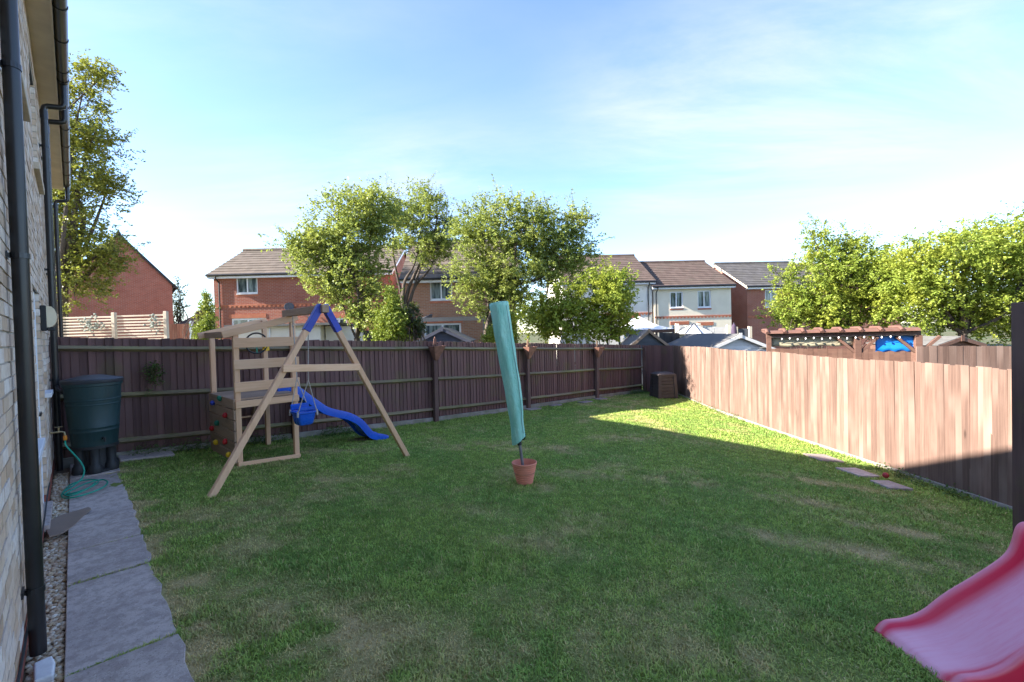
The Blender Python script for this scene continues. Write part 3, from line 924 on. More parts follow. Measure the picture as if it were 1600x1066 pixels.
# side fence on the right, boards towards us
sf = thing('side_fence', 'reddish brown closeboard fence along right side, mostly in sunshine', 'fence', (5.80, 5.25, 0), math.atan2(1, -0.012))
bm_ = MB(); bm_.add([(0,-0.004,0),(0.10,-0.003,0),(0.10,0.013,0),(0,0.004,0),(0,-0.004,1),(0.10,-0.003,1),(0.10,0.013,1),(0,0.004,1)], [(0,3,2,1),(4,5,6,7),(0,1,5,4),(1,2,6,5),(2,3,7,6),(3,0,4,7)])
BOARDR = bm_.mesh('board', M['fencer'])
s = -1.2
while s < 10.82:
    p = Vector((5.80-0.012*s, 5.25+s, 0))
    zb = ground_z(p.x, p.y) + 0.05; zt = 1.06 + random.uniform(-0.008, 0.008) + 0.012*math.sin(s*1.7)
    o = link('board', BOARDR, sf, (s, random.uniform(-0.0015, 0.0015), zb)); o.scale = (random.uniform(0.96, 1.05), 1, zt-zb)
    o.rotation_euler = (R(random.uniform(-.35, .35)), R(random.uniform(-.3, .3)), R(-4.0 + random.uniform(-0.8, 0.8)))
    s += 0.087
for k in range(4):
    a = 2.7*k; b = min(10.8, a+2.69)
    za = ground_z(5.8, 5.25+a); zn = ground_z(5.8, 5.25+b)
    mb = MB(); mb.prism([(a, 0.022, za-0.15), (b, 0.022, zn-0.15), (b, 0.022, zn+0.055), (a, 0.022, za+0.055)], (0, -0.05, 0))
    mb.build('gravel_board', M['concpale'], sf, bevel=0.006)
    mb = MB(); mb.box(a-0.05, a+0.05, -0.12, -0.03, za-0.2, 1.02); mb.build('post', M['post'], sf)
    for fr in (-0.35, 0.25, 0.85):
        mb = MB(); mb.bar((a+0.05, -0.05, fr), (b-0.05, -0.05, fr), 0.07, 0.07); mb.build('rail', M['post'], sf)
# taller dark panel at the near end of it
tp = at(1592, 650, 3.15)
tf = thing('tall_fence_panel', 'tall dark timber fence panel at right edge of the photograph', 'fence', (tp.x+0.045, tp.y, ground_z(tp.x, tp.y)), R(-6))
h = 1.765 - ground_z(tp.x, tp.y)
mb = MB(); mb.box(-0.045, 0.055, -0.05, 0.05, -0.2, h); mb.build('post', M['post'], tf, bevel=0.005)
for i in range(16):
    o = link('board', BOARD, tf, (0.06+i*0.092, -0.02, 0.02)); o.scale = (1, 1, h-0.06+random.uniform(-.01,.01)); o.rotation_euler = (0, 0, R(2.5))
for z in (0.25, 1.2, 1.8):
    mb = MB(); mb.bar((0.055, 0.03, z), (1.55, 0.03, z), 0.06, 0.07); mb.build('rail', M['post'], tf)
# terracotta coloured planters hooked on three posts
M['terra'] = plain('painted_brown_planter', (0.27,0.13,0.09), (0.19,0.09,0.065), 9, 0.8, 0.3)
for i, (ps, lab) in enumerate(((0.0, 'brown wedge shaped planter on the fence post left of the clothes airer'), (2.97, 'brown wedge shaped planter on the fence post just right of the clothes airer'), (6.07, 'brown wedge shaped planter on the fence post nearest the compost bin'))):
    zt = lerp(FTOP, ps)
    p = F0 + FD*ps
    pl = thing('post_planter', lab, 'planter', (p.x - FN.x*0.126, p.y - FN.y*0.126, zt-0.42), frz, 'planters hung on the back fence posts')
    mb = MB()
    w, b_, h_ = 0.20, 0.045, 0.32
    mb.add([(-b_,0,0),(b_,0,0),(w,0,h_),(-w,0,h_),(-b_*0.7,-0.05,0),(b_*0.7,-0.05,0),(w*0.8,-0.20,h_),(-w*0.8,-0.20,h_),
            (w-0.02,-0.015,h_),(-w+0.02,-0.015,h_),(w*0.8-0.02,-0.185,h_),(-w*0.8+0.02,-0.185,h_),(w*0.6,-0.02,h_-0.12),(-w*0.6,-0.02,h_-0.12),(w*0.5,-0.12,h_-0.12),(-w*0.5,-0.12,h_-0.12)],
           [(0,1,2,3),(0,4,5,1),(4,7,6,5),(0,3,7,4),(1,5,6,2),(3,2,8,9),(2,6,10,8),(6,7,11,10),(7,3,9,11),(9,8,12,13),(8,10,14,12),(10,11,15,14),(11,9,13,15),(13,12,14,15)])
    mb.build('trough', M['terra'], pl, bevel=0.004)
    mb = MB(); mb.box(-0.035, 0.035, 0.001, 0.012, h_, h_+0.14); mb.prism([(-0.035,0.001,h_+0.14),(0.035,0.001,h_+0.14),(0.0,0.001,h_+0.21)], (0,0.011,0)); mb.build('back_plate', M['terra'] if i == 0 else plain('bare_wood_stake', (0.42,0.25,0.14), (0.33,0.19,0.11), 9, 0.8), pl)
# compost bin
M['bin'] = plain('dark_brown_plastic', (0.050,0.038,0.036), (0.075,0.058,0.052), 6, 0.6, 0.15)
bpos = Vector((4.98, 15.15, ground_z(4.98, 15.15)))
cbn = thing('compost_bin', 'square dark slatted compost bin in the far corner of the lawn', 'compost bin', bpos, R(8))
bw, bh = 0.31, 0.74
def tap_(z): return bw*(1.0 - 0.10*z/bh)
for f in range(4):
    a = f*math.pi/2
    mb = MB()
    for z0, z1, ins in ((0.0, bh, 0.022),):
        w0, w1 = tap_(z0), tap_(z1)
        mb.add([(-w0, -w0+ins, z0), (w0, -w0+ins, z0), (w1, -w1+ins, z1), (-w1, -w1+ins, z1)], [(0,1,2,3)])
    pn = mb.build('side_panel', M['bin'], cbn, rz=a)
    for k in range(7):
        z0 = 0.03 + k*0.108; z1 = z0+0.088; w0, w1 = tap_(z0), tap_(z1)
        sb = MB(); sb.prism([(-w0+0.06, -w0+0.02, z0), (w0-0.06, -w0+0.02, z0), (w1-0.06, -w1+0.02, z1), (-w1+0.06, -w1+0.02, z1)], (0, -0.025, 0.004))
        sb.build('slat', M['bin'], pn)
    sb = MB(); sb.bar((-bw+0.02, -bw+0.02, 0), (-tap_(bh)+0.02, -tap_(bh)+0.02, bh), 0.10, 0.10, (0, 1, 0)); sb.build('corner_post', M['bin'], cbn, rz=a)
mb = MB(); w1 = tap_(bh)+0.03
mb.box(-w1, w1, -w1, w1, bh-0.01, bh+0.05); mb.add([(-w1+.02,-w1+.02,bh+.05),(w1-.02,-w1+.02,bh+.05),(w1-.02,w1-.02,bh+.05),(-w1+.02,w1-.02,bh+.05),(-.2,-.2,bh+.1),(.2,-.2,bh+.1),(.2,.2,bh+.1),(-.2,.2,bh+.1)], [(0,1,5,4),(1,2,6,5),(2,3,7,6),(3,0,4,7),(4,5,6,7)])
mb.build('lid', M['bin'], cbn, bevel=0.01)
# loose slabs sunk in the lawn
def loose(px, py, w, d, rz, lab, mat='slab', h=0.03):
    p = gp(px, py)
    mb = MB(); e = [random.uniform(-0.02, 0.02) for _ in range(8)]
    mb.prism([(-w/2+e[0], -d/2+e[1], -0.03), (0, -d/2+e[6]*0.5, -0.03), (w/2+e[2], -d/2+e[3], -0.03), (w/2+e[4], d/2+e[5], -0.03), (0, d/2+e[7]*0.5, -0.03), (-w/2+e[6], d/2+e[7], -0.03)], (0, 0, 0.03+h))
    o = mb.build('stone_slab', M[mat], None, bevel=0.006, loc=p, rz=R(rz))
    gx = (ground_z(p.x+.3, p.y)-ground_z(p.x-.3, p.y))/.6; gy = (ground_z(p.x, p.y+.3)-ground_z(p.x, p.y-.3))/.6
    o.rotation_mode = 'QUATERNION'
    o.rotation_quaternion = Vector((0,0,1)).rotation_difference(Vector((-gx,-gy,1))) @ Matrix.Rotation(R(rz), 3, 'Z').to_quaternion()
    tag(o, lab, 'slab', 'loose paving slabs at the lawn edge')
M['slabp'] = plain('pale_pinkish_slab', (0.36,0.29,0.26), (0.26,0.21,0.18), 6, 0.92, 0.4)
loose(228, 714, 0.62, 0.36, 43, 'grey slab on the grass right of the water butt')
loose(503, 677, 0.40, 0.28, 43, 'pale slab by the fence behind the blue slide')
loose(658, 659, 0.48, 0.26, 43, 'pale slab at the foot of the fence post left of the airer', 'slabp')
loose(698, 653, 0.50, 0.26, 43, 'second pale slab right of the fence post left of airer', 'slabp')
loose(770, 646, 0.24, 0.18, 40, 'small pale slab by the fence directly left of the airer', 'slabp')
loose(832, 640, 0.42, 0.26, 43, 'pale slab by the fence directly right of the airer', 'slabp')
loose(868, 634, 0.42, 0.24, 50, 'pale broken slab midway between the second and third planters', 'slabp')
loose(914, 629, 0.46, 0.26, 43, 'pale slab just left of the rightmost planter post', 'slabp')
loose(938, 624, 0.40, 0.26, 47, 'pale slab just right of the rightmost planter post', 'slabp')
loose(1285, 717, 0.36, 0.46, 0, 'pale slab at foot of the side fence, farthest from the tall panel', 'slabp')
loose(1340, 740, 0.34, 0.44, 2, 'grey slab just left of the red ball by the side fence')
loose(1391, 760, 0.30, 0.36, 0, 'grey slab nearest the tall panel along the side fence')
M['redball'] = plain('red_ball', (0.42,0.04,0.04), (0.35,0.03,0.03), 8, 0.45, 0.0)
p = gp(1384, 751); mb = MB()
mb.lathe([(0.04*math.sin(math.pi*i/12)+1e-4, -0.04*math.cos(math.pi*i/12)) for i in range(13)], 20)
o = mb.build('ball', M['redball'], None, smooth=True, loc=(p.x, p.y, p.z+0.075)); tag(o, 'small dull red ball lying against the side fence', 'ball')
# ------------------------------------------------------------------ wooden climbing frame with swing and slide
M['pine'] = wood('pale_pine', (0.80,0.50,0.31), (0.68,0.40,0.235), (0.76,0.49,0.32), 'z', vary=0.10, bump=0.25)
M['pinex'] = wood('pale_pine_rail', (0.80,0.50,0.31), (0.68,0.40,0.235), (0.76,0.49,0.32), 'x', vary=0.10, bump=0.25)
M['oldpine'] = wood('weathered_pine', (0.40,0.265,0.18), (0.30,0.20,0.135), (0.36,0.25,0.18), 'x', vary=0.12)
M['oldpiney'] = wood('weathered_pine_beam', (0.40,0.265,0.18), (0.30,0.20,0.135), (0.36,0.25,0.18), 'y', vary=0.12)
M['bluep'] = plain('blue_bracket', (0.035,0.065,0.42), (0.03,0.055,0.36), 6, 0.45, 0.03)
M['slideblue'] = plain('blue_slide_plastic', (0.012,0.11,0.62), (0.012,0.09,0.52), 3, 0.28, 0.02, spec=0.5)
M['slidelight'] = plain('pale_blue_ridge', (0.10,0.26,0.80), (0.08,0.22,0.72), 3, 0.28, 0.0)
M['rope'] = plain('pale_rope', (0.52,0.46,0.42), (0.40,0.35,0.32), 60, 0.9, 0.4)
M['steel'] = plain('galvanised_steel', (0.35,0.35,0.36), (0.28,0.28,0.29), 20, 0.4, 0.05, metal=0.9)
M['red'] = plain('red_plastic', (0.55,0.025,0.03), (0.45,0.02,0.025), 8, 0.4, 0.0)
M['yellow'] = plain('yellow_plastic', (0.80,0.50,0.02), (0.70,0.42,0.02), 8, 0.4, 0.0)
M['green'] = plain('green_plastic', (0.02,0.20,0.12), (0.015,0.16,0.10), 8, 0.4, 0.0)
fl = gp(375, 728)
PRZ = R(46.0)
play = thing('climbing_frame', 'wooden climbing frame with climbing wall, A shaped swing frame and blue slide', 'climbing frame', fl, PRZ)
ex = Vector((math.cos(PRZ), math.sin(PRZ), 0)); ey = Vector((-math.sin(PRZ), math.cos(PRZ), 0))
def pl_loc(p):      # world -> local of the frame
    d = Vector(p) - fl
    return Vector((d.dot(ex), d.dot(ey), d.z))
def pg(x, y):       # ground height there, local
    w = fl + ex*x + ey*y
    return ground_z(w.x, w.y) - fl.z
TW, TD, DK = 0.76, 1.22, 0.93
def post(x, y, top, w=0.068):
    mb = MB(); mb.box(x-w/2, x+w/2, y-w/2, y+w/2, pg(x, y)-0.03, top)
    return mb.build('post', M['pine'], play, bevel=0.005)
post(0, 0, 1.86); post(TW, 0, 2.06); post(TW, TD, 2.06); post(0, TD, 1.86)
# sloping top rails
for y in (-0.052, TD+0.052):
    mb = MB(); mb.bar((-0.17, y, 1.815), (TW+0.06, y, 2.06), 0.036, 0.095); mb.build('top_rail', M['pinex'], play, bevel=0.004)
# side top rails
for x, z in ((-0.02, 1.80), ):
    mb = MB(); mb.bar((x-0.05, -0.03, z+0.02), (x-0.05, TD+0.03, z+0.02), 0.036, 0.09); mb.build('side_rail', M['oldpiney'], play, bevel=0.004)
# front boards
for z in (1.70, 1.40, 1.09):
    mb = MB(); mb.box(-0.045, TW+0.06, -0.062, -0.036, z-0.068, z+0.068); mb.build('front_board', M['pinex'], play, bevel=0.005)
# deck
for i in range(8):
    mb = MB(); a = -0.03 + i*(TD+0.06)/8; mb.box(-0.06, TW+0.02, a+0.005, a+(TD+0.06)/8-0.006, DK-0.026, DK); mb.build('deck_board', M['oldpine'], play, bevel=0.003)
for y in (-0.05, TD+0.05):
    mb = MB(); mb.box(-0.04, TW+0.04, y-0.018, y+0.018, DK-0.125, DK-0.030); mb.build('deck_beam', M['pinex'], play, bevel=0.004)
for x in (0.053, TW-0.053):
    mb = MB(); mb.box(x-0.018, x+0.018, -0.03, TD+0.03, DK-0.125, DK-0.030); mb.build('deck_beam', M['oldpiney'], play, bevel=0.004)
mb = MB(); mb.prism([(-0.03, -0.055, pg(0,0)-0.0), (TW+0.04, -0.055, pg(TW,0)-0.0), (TW+0.04, -0.055, pg(TW,0)+0.06), (-0.03, -0.055, pg(0,0)+0.06)], (0, 0.02, 0))
mb.build('base_rail', M['pinex'], play, bevel=0.004)
# climbing wall on the left
nb = 6
for i in range(nb):
    z0 = 0.05 + i*(DK-0.04)/nb
    mb = MB(); mb.box(-0.062, -0.036, -0.03, TD+0.03, z0, z0+(DK-0.04)/nb-0.012); mb.build('climbing_board', M['oldpiney'], play, bevel=0.004)
def hold(y, z, mat, seed):
    r = np.random.default_rng(seed); mb = MB()
    v = IV*(1+r.uniform(-.15,.15,(12,1)))*np.array((0.045, 0.06, 0.055)); mb.add(v, [tuple(f) for f in IF])
    o = mb.build('hand_hold', M[mat], play, smooth=True, loc=(-0.085, y, z))
    md = o.modifiers.new('s', 'SUBSURF'); md.levels = 1; md.render_levels = 2
for j, (y, z, c) in enumerate([(0.35,0.30,'red'),(0.85,0.22,'yellow'),(0.30,0.68,'red'),(0.95,0.80,'bluep'),(0.75,0.52,'green'),(0.2,0.14,'yellow'),(0.55,0.9,'green'),(1.05,0.40,'red')]): hold(y, z, c, j)
# ladder at the back
lad = []
for x in (0.12, 0.64):
    mb = MB(); mb.bar((x, TD+0.09, DK-0.03), (x, TD+0.62, pg(x, TD+0.62)-0.02), 0.036, 0.075, (0,1,0)); mb.build('ladder_rail', M['oldpine'], play, bevel=0.004)
for k in range(3):
    u = (k+1)/4; z = (DK-0.03)*(1-u) + u*(pg(0.4, TD+0.6)-0.02); y = TD+0.09+0.53*u
    mb = MB(); mb.box(0.138, 0.622, y-0.03, y+0.03, z-0.012, z+0.012); mb.build('ladder_rung', M['pinex'], play, bevel=0.003)
# swing A frame
AX = 0.70; AY = -1.20; AZ = 2.12
fL = pl_loc(gp(328, 777)); fR = pl_loc(gp(637, 713))
apex = Vector((AX, AY, AZ))
for sgn, ft in ((-1, fL), (1, fR)):
    top = apex + Vector((sgn*0.045, 0, 0.0))
    mb = MB(); mb.bar(top, ft - Vector((0,0,0.02)), 0.07, 0.072, (0,1,0)); mb.build('swing_leg', M['pine'], play, bevel=0.006)
    d = (ft-top).normalized()
    mb = MB(); mb.bar(top - d*0.05 + Vector((0,-0.002,0)), top + d*0.34, 0.084, 0.088, (0,1,0)); mb.build('leg_bracket', M['bluep'], play, bevel=0.004)
uL = fL + (apex-fL)*0.645; uR = fR + (apex-fR)*0.645
mb = MB(); mb.bar(uL + Vector((-0.07,-0.058,0.0)), uR + Vector((0.02,-0.058,0.0)), 0.036, 0.09); mb.build('cross_bar', M['pinex'], play, bevel=0.004)
mb = MB(); mb.box(AX-0.045, AX+0.045, AY-0.10, 0.10, AZ-0.055, AZ+0.045); mb.build('swing_beam', M['oldpiney'], play, bevel=0.005)
# slide
def sweep(name, path_, sect, mats, parent, stripes=None, matfun=None):
    """path_: list of (x, z, scale of rail); sect(u)->list of (y, dz)"""
    rows = []
    for i, (x, z, k) in enumerate(path_):
        a = path_[max(0, i-1)]; b = path_[min(len(path_)-1, i+1)]
        tx, tz = b[0]-a[0], b[1]-a[1]; L = math.hypot(tx, tz); nx, nz = -tz/L, tx/L
        rows.append([(x + nx*dz, y, z + nz*dz) for (y, dz) in sect(k)])
    mb = MB()
    nr = len(rows); nc = len(rows[0])
    mb.grid(rows)
    if matfun:
        mb.mi = [matfun(i, j) for i in range(nr-1) for j in range(nc-1)]
    mb.add(rows[0], [tuple(range(nc))]); mb.add(rows[-1], [tuple(range(nc-1, -1, -1))])
    return mb.build(name, mats, parent, smooth=True)
SY = 0.60
zend = pg(2.5, SY) + 0.04
P = [(TW-0.10, DK+0.03), (TW+0.05, DK+0.025), (TW+0.16, DK-0.03), (TW+0.40, DK-0.24), (TW+0.62, DK-0.42), (TW+0.82, DK-0.51), (TW+1.02, DK-0.585), (TW+1.22, DK-0.72), (TW+1.40, zend+0.09), (TW+1.53, zend+0.015), (TW+1.68, zend-0.01), (TW+1.78, zend-0.03)]
Q = [(p.x, p.z) for p in catmull([(x, 0, z) for (x, z) in P], 5)]
n = len(Q)
PP = [(x, z, 0.35 + 0.65*min(1, (n-1-i)/10.0)) for i, (x, z) in enumerate(Q)]
def bsect(k):
    r_ = 0.085*k + 0.01
    return [(SY-0.215,-0.03),(SY-0.218,0.5*r_),(SY-0.213,r_*0.95),(SY-0.20,r_),(SY-0.187,r_*0.95),(SY-0.178,0.5*r_),(SY-0.165,0.012),(SY-0.15,0.0),
            (SY-0.105,0.0),(SY-0.10,0.008),(SY-0.09,0.008),(SY-0.085,0.0),(SY-0.01,0.0),(SY-0.005,0.008),(SY+0.005,0.008),(SY+0.01,0.0),(SY+0.085,0.0),(SY+0.09,0.008),(SY+0.10,0.008),(SY+0.105,0.0),
            (SY+0.15,0.0),(SY+0.165,0.012),(SY+0.178,0.5*r_),(SY+0.187,r_*0.95),(SY+0.20,r_),(SY+0.213,r_*0.95),(SY+0.218,0.5*r_),(SY+0.215,-0.03)]
sweep('slide', PP, bsect, [M['slideblue'], M['slidelight']], play, matfun=lambda i, j: 1 if j in (8,9,10,12,13,14,16,17,18,23,24) else 0)
# steering wheel and telescope on the far corner
mb = MB(); c = Vector((TW-0.02, TD-0.12, 1.66)); r_ = 0.165
ring = [c + Vector((math.cos(a)*0.0 - 0.0, 0, 0)) + Vector((r_*math.cos(a), 0.12*math.sin(a)*0, r_*math.sin(a))) for a in [2*math.pi*i/32 for i in range(33)]]
wheel_dir = ey
mb.tube(ring, 0.013, 8, caps=False)
wh = mb.build('steering_wheel', M['blackmatt'], play, smooth=True, loc=(-0.14, 0.0, 0.02))
mb = MB()
for a in (0.5, 2.6, 4.71): mb.bar(c, c + Vector((r_*math.cos(a), 0, r_*math.sin(a))), 0.022, 0.014, (0,1,0))
mb.tube([c+Vector((0,-0.015,0)), c+Vector((0,0.12,0))], 0.028, 12); mb.build('spokes', M['green'], wh)
mb = MB(); mb.tube([(TW-0.02, TD-0.045, 1.62), (TW-0.02, TD-0.13, 1.62)], 0.03, 12); mb.box(TW-0.05, TW+0.05, TD-0.06, TD-0.036, 1.55, 1.66); mb.build('telescope_bracket', M['yellow'], play)
# baby swing seat hanging from the beam
sy0, sy1 = -0.74, -0.20
swc = Vector((AX, (sy0+sy1)/2, 0))
sw = thing('baby_swing', 'blue plastic bucket swing seat hanging on ropes from the wooden beam', 'swing', fl + ex*swc.x + ey*swc.y, PRZ)
sb, stp = 0.52, 0.70
mb = MB()
def ringpts(w, d, z, rr=0.035, n=5):
    out_ = []
    for (sx, sy_) in ((1,1),(-1,1),(-1,-1),(1,-1)):
        a0 = {(1,1):0,(-1,1):90,(-1,-1):180,(1,-1):270}[(sx,sy_)]
        for i in range(n):
            a = R(a0 + 90*i/(n-1)); out_.append((sx*(w-rr)+rr*math.cos(a), sy_*(d-rr)+rr*math.sin(a), z))
    return out_
loops = [ringpts(0.085,0.085,sb), ringpts(0.10,0.10,sb+0.015), ringpts(0.115,0.12,sb+0.10), ringpts(0.125,0.13,stp-0.02), ringpts(0.14,0.145,stp-0.01), ringpts(0.14,0.145,stp+0.012), ringpts(0.115,0.12,stp+0.012), ringpts(0.10,0.10,sb+0.06)]
vs = [p for l in loops for p in l]; nn = len(loops[0])
fs = [(i*nn+j, i*nn+(j+1)%nn, (i+1)*nn+(j+1)%nn, (i+1)*nn+j) for i in range(len(loops)-1) for j in range(nn)]
fs += [tuple(range(nn-1,-1,-1)), tuple((len(loops)-1)*nn+j for j in range(nn))]
mb.add(vs, fs); mb.build('bucket_seat', M['slideblue'], sw, smooth=True)
mb = MB(); mb.bar((-0.13,-0.135,stp+0.055),(0.13,-0.135,stp+0.055),0.02,0.05); mb.bar((-0.13,0.13,stp+0.06),(0.13,0.13,stp+0.06),0.02,0.09); mb.build('seat_bar', M['slideblue'], sw, bevel=0.01)
hz = AZ-0.056
for yy in (-0.27, 0.27):
    s_ = 1 if yy > 0 else -1
    mb = MB(); mb.tube([(0,yy,hz+0.002),(0,yy,hz-0.10)], 0.006, 6); mb.tube([(0,yy+0.03*math.cos(a),hz-0.13+0.03*math.sin(a)) for a in [2*math.pi*i/12 for i in range(13)]], 0.005, 6, False); mb.build('hook', M['steel'], sw)
    yk = 0.20*s_
    mb = MB(); mb.tube([(0,yy,hz-0.15),(0,(yy+yk)/2,1.6),(0,yk,1.16)], 0.0075, 6); mb.build('rope', M['rope'], sw, smooth=True)
    for sx in (-1, 1):
        mb = MB(); mb.tube([(0,yk,1.16),(sx*0.13,0.135*s_,stp+0.0)], 0.0065, 6); mb.tube([(sx*0.13,0.135*s_,stp+0.03),(sx*0.135,0.14*s_,stp-0.05)], 0.014, 6); mb.build('rope', M['rope'], sw, smooth=True)
# bare patch of soil at the foot of the slide
p = fl + ex*2.35 + ey*0.62
mb = MB(); n = 22
mb.add([(p.x,p.y,ground_z(p.x,p.y)+0.016)] + [(lambda q: (q.x,q.y,ground_z(q.x,q.y)+0.010))(p + ex*(0.42*math.cos(a)*(1+0.2*math.sin(3*a))) + ey*(0.2*math.sin(a)*(1+0.25*math.cos(5*a)))) for a in [2*math.pi*i/n for i in range(n)]], [(0, i+1, (i+1)%n+1) for i in range(n)])
tag(mb.build('bare_soil', M['soil']), kind='structure')

# ------------------------------------------------------------------ covered rotary airer in a pot
ap = gp(820, 755)
air = thing('rotary_airer', 'folded rotary clothes airer under a faded green cover, leaning in a pot', 'clothes airer', ap, 0)
def cover_mat():
    t = NT('green_cover_fabric')
    v = t.coord()
    n = t.noise(t.mapping(v, (3,3,1)), 3.0, 6, 0.6)
    col = t.mix(t.ramp(n, 0.35, 0.7), (0.26,0.60,0.48), (0.38,0.70,0.57))
    w = t.noise(t.mapping(v, (16,16,7)), 1.4, 3, 0.5, 1.5)
    t.bump(w, 0.55, 0.03)
    return t.done(col, 0.75, 0, 0.25)
M['cover'] = cover_mat()
top = at(781, 474, ap.y + 0.02) - ap; bot = at(811, 688, ap.y) - ap
M['grey'] = plain('grey_tube', (0.16,0.16,0.17), (0.22,0.22,0.23), 9, 0.45, 0.1, metal=0.3)
d = (top-bot).normalized(); sideA = Vector((1,0,0)) - d*d.x; sideA.normalize(); sideB = d.cross(sideA)
NS, NA = 40, 28
rows = []
rr = np.random.default_rng(21)
ph = rr.uniform(0, 6.28, 6)
for i in range(NS+1):
    u = i/NS
    c = bot + (top-bot)*u + sideA*(0.012*math.sin(u*5.0))
    w = 0.085 + 0.03*u**0.8 - 0.012*math.exp(-((u-0.12)/0.1)**2)
    if u > 0.985: w *= 0.985
    row = []
    for j in range(NA+1):
        a = 2*math.pi*j/NA
        fold = 1 + 0.07*math.cos(4*a + 0.6 + 0.7*u) + 0.035*math.sin(7*a + 3*u + ph[0]) + 0.022*math.sin(3*a + 14*u + ph[1]) + 0.018*math.sin(5*a - 23*u + ph[2]) + 0.014*math.sin(9*a+31*u+ph[3])
        hem = (0.05*math.cos(a-0.2) if i == 0 else 0)
        row.append(c + (sideA*math.cos(a) + sideB*math.sin(a))*w*fold + d*hem)
    rows.append(row)
tc_ = bot + (top-bot)*1.0 + d*0.008
rows.append([tc_ + (p_-tc_)*0.92 + d*0.012 for p_ in rows[-1]])
rows.append([tc_ + (p_-tc_)*0.05 + d*0.015 for p_ in rows[-1]])
mb = MB(); mb.grid(rows); cov = mb.build('cover', M['cover'], air, smooth=True)
M['zip'] = plain('pale_seam', (0.30,0.48,0.44), (0.25,0.42,0.38), 30, 0.7, 0.1)
seam = [rows[i][25] + (rows[i][25]-(bot+(top-bot)*(i/NS)))*0.012 for i in range(2, NS)]
mb = MB(); mb.tube(seam, 0.006, 6); mb.build('seam', M['zip'], cov, smooth=True)
pb = Vector((0.0, 0, 0.06)); 
mb = MB(); mb.tube([pb - d*0.05, bot + d*0.3], 0.019, 14); mb.build('pole', M['grey'], air, smooth=True)
mb = MB(); mb.tube([bot - d*0.06, bot + d*0.02], 0.027, 14); mb.tube([bot - d*0.015, bot + d*0.06], 0.034, 14); mb.build('collar', M['blackmatt'], air, smooth=True)
mb = MB(); mb.tube([bot + sideA*0.06 + d*0.10, bot + sideA*0.088 + d*0.06, bot + sideA*0.07 + d*0.005, bot+sideA*0.035 - d*0.0], 0.008, 8); mb.build('arm_end', M['blackmatt'], air, smooth=True)
# terracotta pot
def pot_mat():
    t = NT('terracotta_plastic')
    n = t.noise(t.coord(), 9, 5, 0.6)
    col = t.mix(t.ramp(n, 0.35, 0.7), (0.78,0.28,0.18), (0.68,0.25,0.17))
    return t.done(col, 0.6, 0, 0.35)
M['pot'] = pot_mat()
pt_ = thing('plant_pot', 'ribbed terracotta coloured pot holding the foot of the airer', 'pot', ap, 0)
prof = [(0.085,0.0),(0.096,0.004)]
z = 0.01
for i in range(9):
    r_ = 0.098 + 0.052*(i/9.0); prof += [(r_, z), (r_+0.005, z+0.004), (r_+0.005, z+0.018), (r_+0.001, z+0.022)]; z += 0.026
prof += [(0.154, z), (0.158, z+0.004), (0.158, z+0.022), (0.150, z+0.024), (0.146, z), (0.125, 0.13)]
mb = MB(); mb.lathe(prof, 40, cap=False); mb.build('rim_and_side', M['pot'], pt_, smooth=True)
mb = MB(); mb.lathe([(0.0,0.145),(0.06,0.15),(0.135,0.14)], 24, cap=False); mb.build('soil', M['soil'], pt_, smooth=True)

# ------------------------------------------------------------------ red toddler slide, near right
def redslide_mat():
    t = NT('faded_red_plastic')
    f = t.attr('fade')
    n = t.noise(t.coord(), 5, 6, 0.65)
    red = t.mix(n, (0.80,0.018,0.075), (0.72,0.015,0.06))
    pink = t.mix(n, (0.88,0.36,0.45), (0.90,0.46,0.54))
    sc_ = t.noise(t.mapping(t.coord(), (1.2, 14, 1.2)), 4, 5, 0.7)
    ff = t.math('MULTIPLY', f, t.ramp(sc_, 0.2, 0.65, 0.75, 1.0))
    col = t.mix(ff, red, pink)
    return t.done(col, t.ramp(n, 0.2, 0.8, 0.30, 0.45), 0, 0.5)
M['redslide'] = redslide_mat()
lipA = gp(1372, 985)
SLX = lipA.x
gs = ground_z(2.6, 2.8)
rs = thing('toddler_slide', 'red plastic toddler slide with faded pink chute in the near right corner', 'slide', (SLX, lipA.y, gs), R(2))
WID = 0.50
path_ = [(-0.03,0.05),(0.0,0.075),(0.06,0.082),(0.16,0.088),(0.28,0.115),(0.40,0.175),(0.55,0.25),(0.72,0.345),(0.90,0.46),(1.05,0.56),(1.15,0.62),(1.30,0.655),(1.45,0.655)]
Q = [(p.x, p.z) for p in catmull([(x, 0, z) for (x, z) in path_], 6)]
n = len(Q)
def rs_row(i):
    x, z = Q[i]
    a = Q[max(0,i-1)]; b = Q[min(n-1,i+1)]
    tx, tz = b[0]-a[0], b[1]-a[1]; L = math.hypot(tx, tz); nx, nz = -tz/L, tx/L
    rise = 0.03*sstep(-0.03,0.04,x) + 0.05*sstep(0.10, 0.5, x) + 0.115*math.exp(-((x-0.96)/0.085)**2)
    skirt = -0.03 - 0.10*sstep(0.05, 0.5, x)
    half = []
    for (y, dz, fd) in ((0.0,skirt,0),(0.003,skirt*0.4,0),(0.006,rise*0.55,0),(0.012,rise*0.85,0.35),(0.022,rise*0.98,0.6),(0.032,rise,0.65),(0.043,rise*0.95,0.45),(0.054,rise*0.75,0.05),(0.064,rise*0.4,0.0),(0.080,rise*0.10+0.003,0.35),(0.105,0.002,0.9),(0.15,0.0,1.0),(0.21,0.0,1.0)):
        half.append((y, dz, fd))
    full = [(-y, dz, fd) for (y, dz, fd) in half] + [(-(WID-y), dz, fd) for (y, dz, fd) in reversed(half)]
    lipf = 1.0
    return [((x + nx*dz, y, z + nz*dz), fd*lipf) for (y, dz, fd) in full]
R_ = [rs_row(i) for i in range(n)]
V = np.array([p for row in R_ for (p, f) in row]); F = np.array([f for row in R_ for (p, f) in row])
nc = len(R_[0])
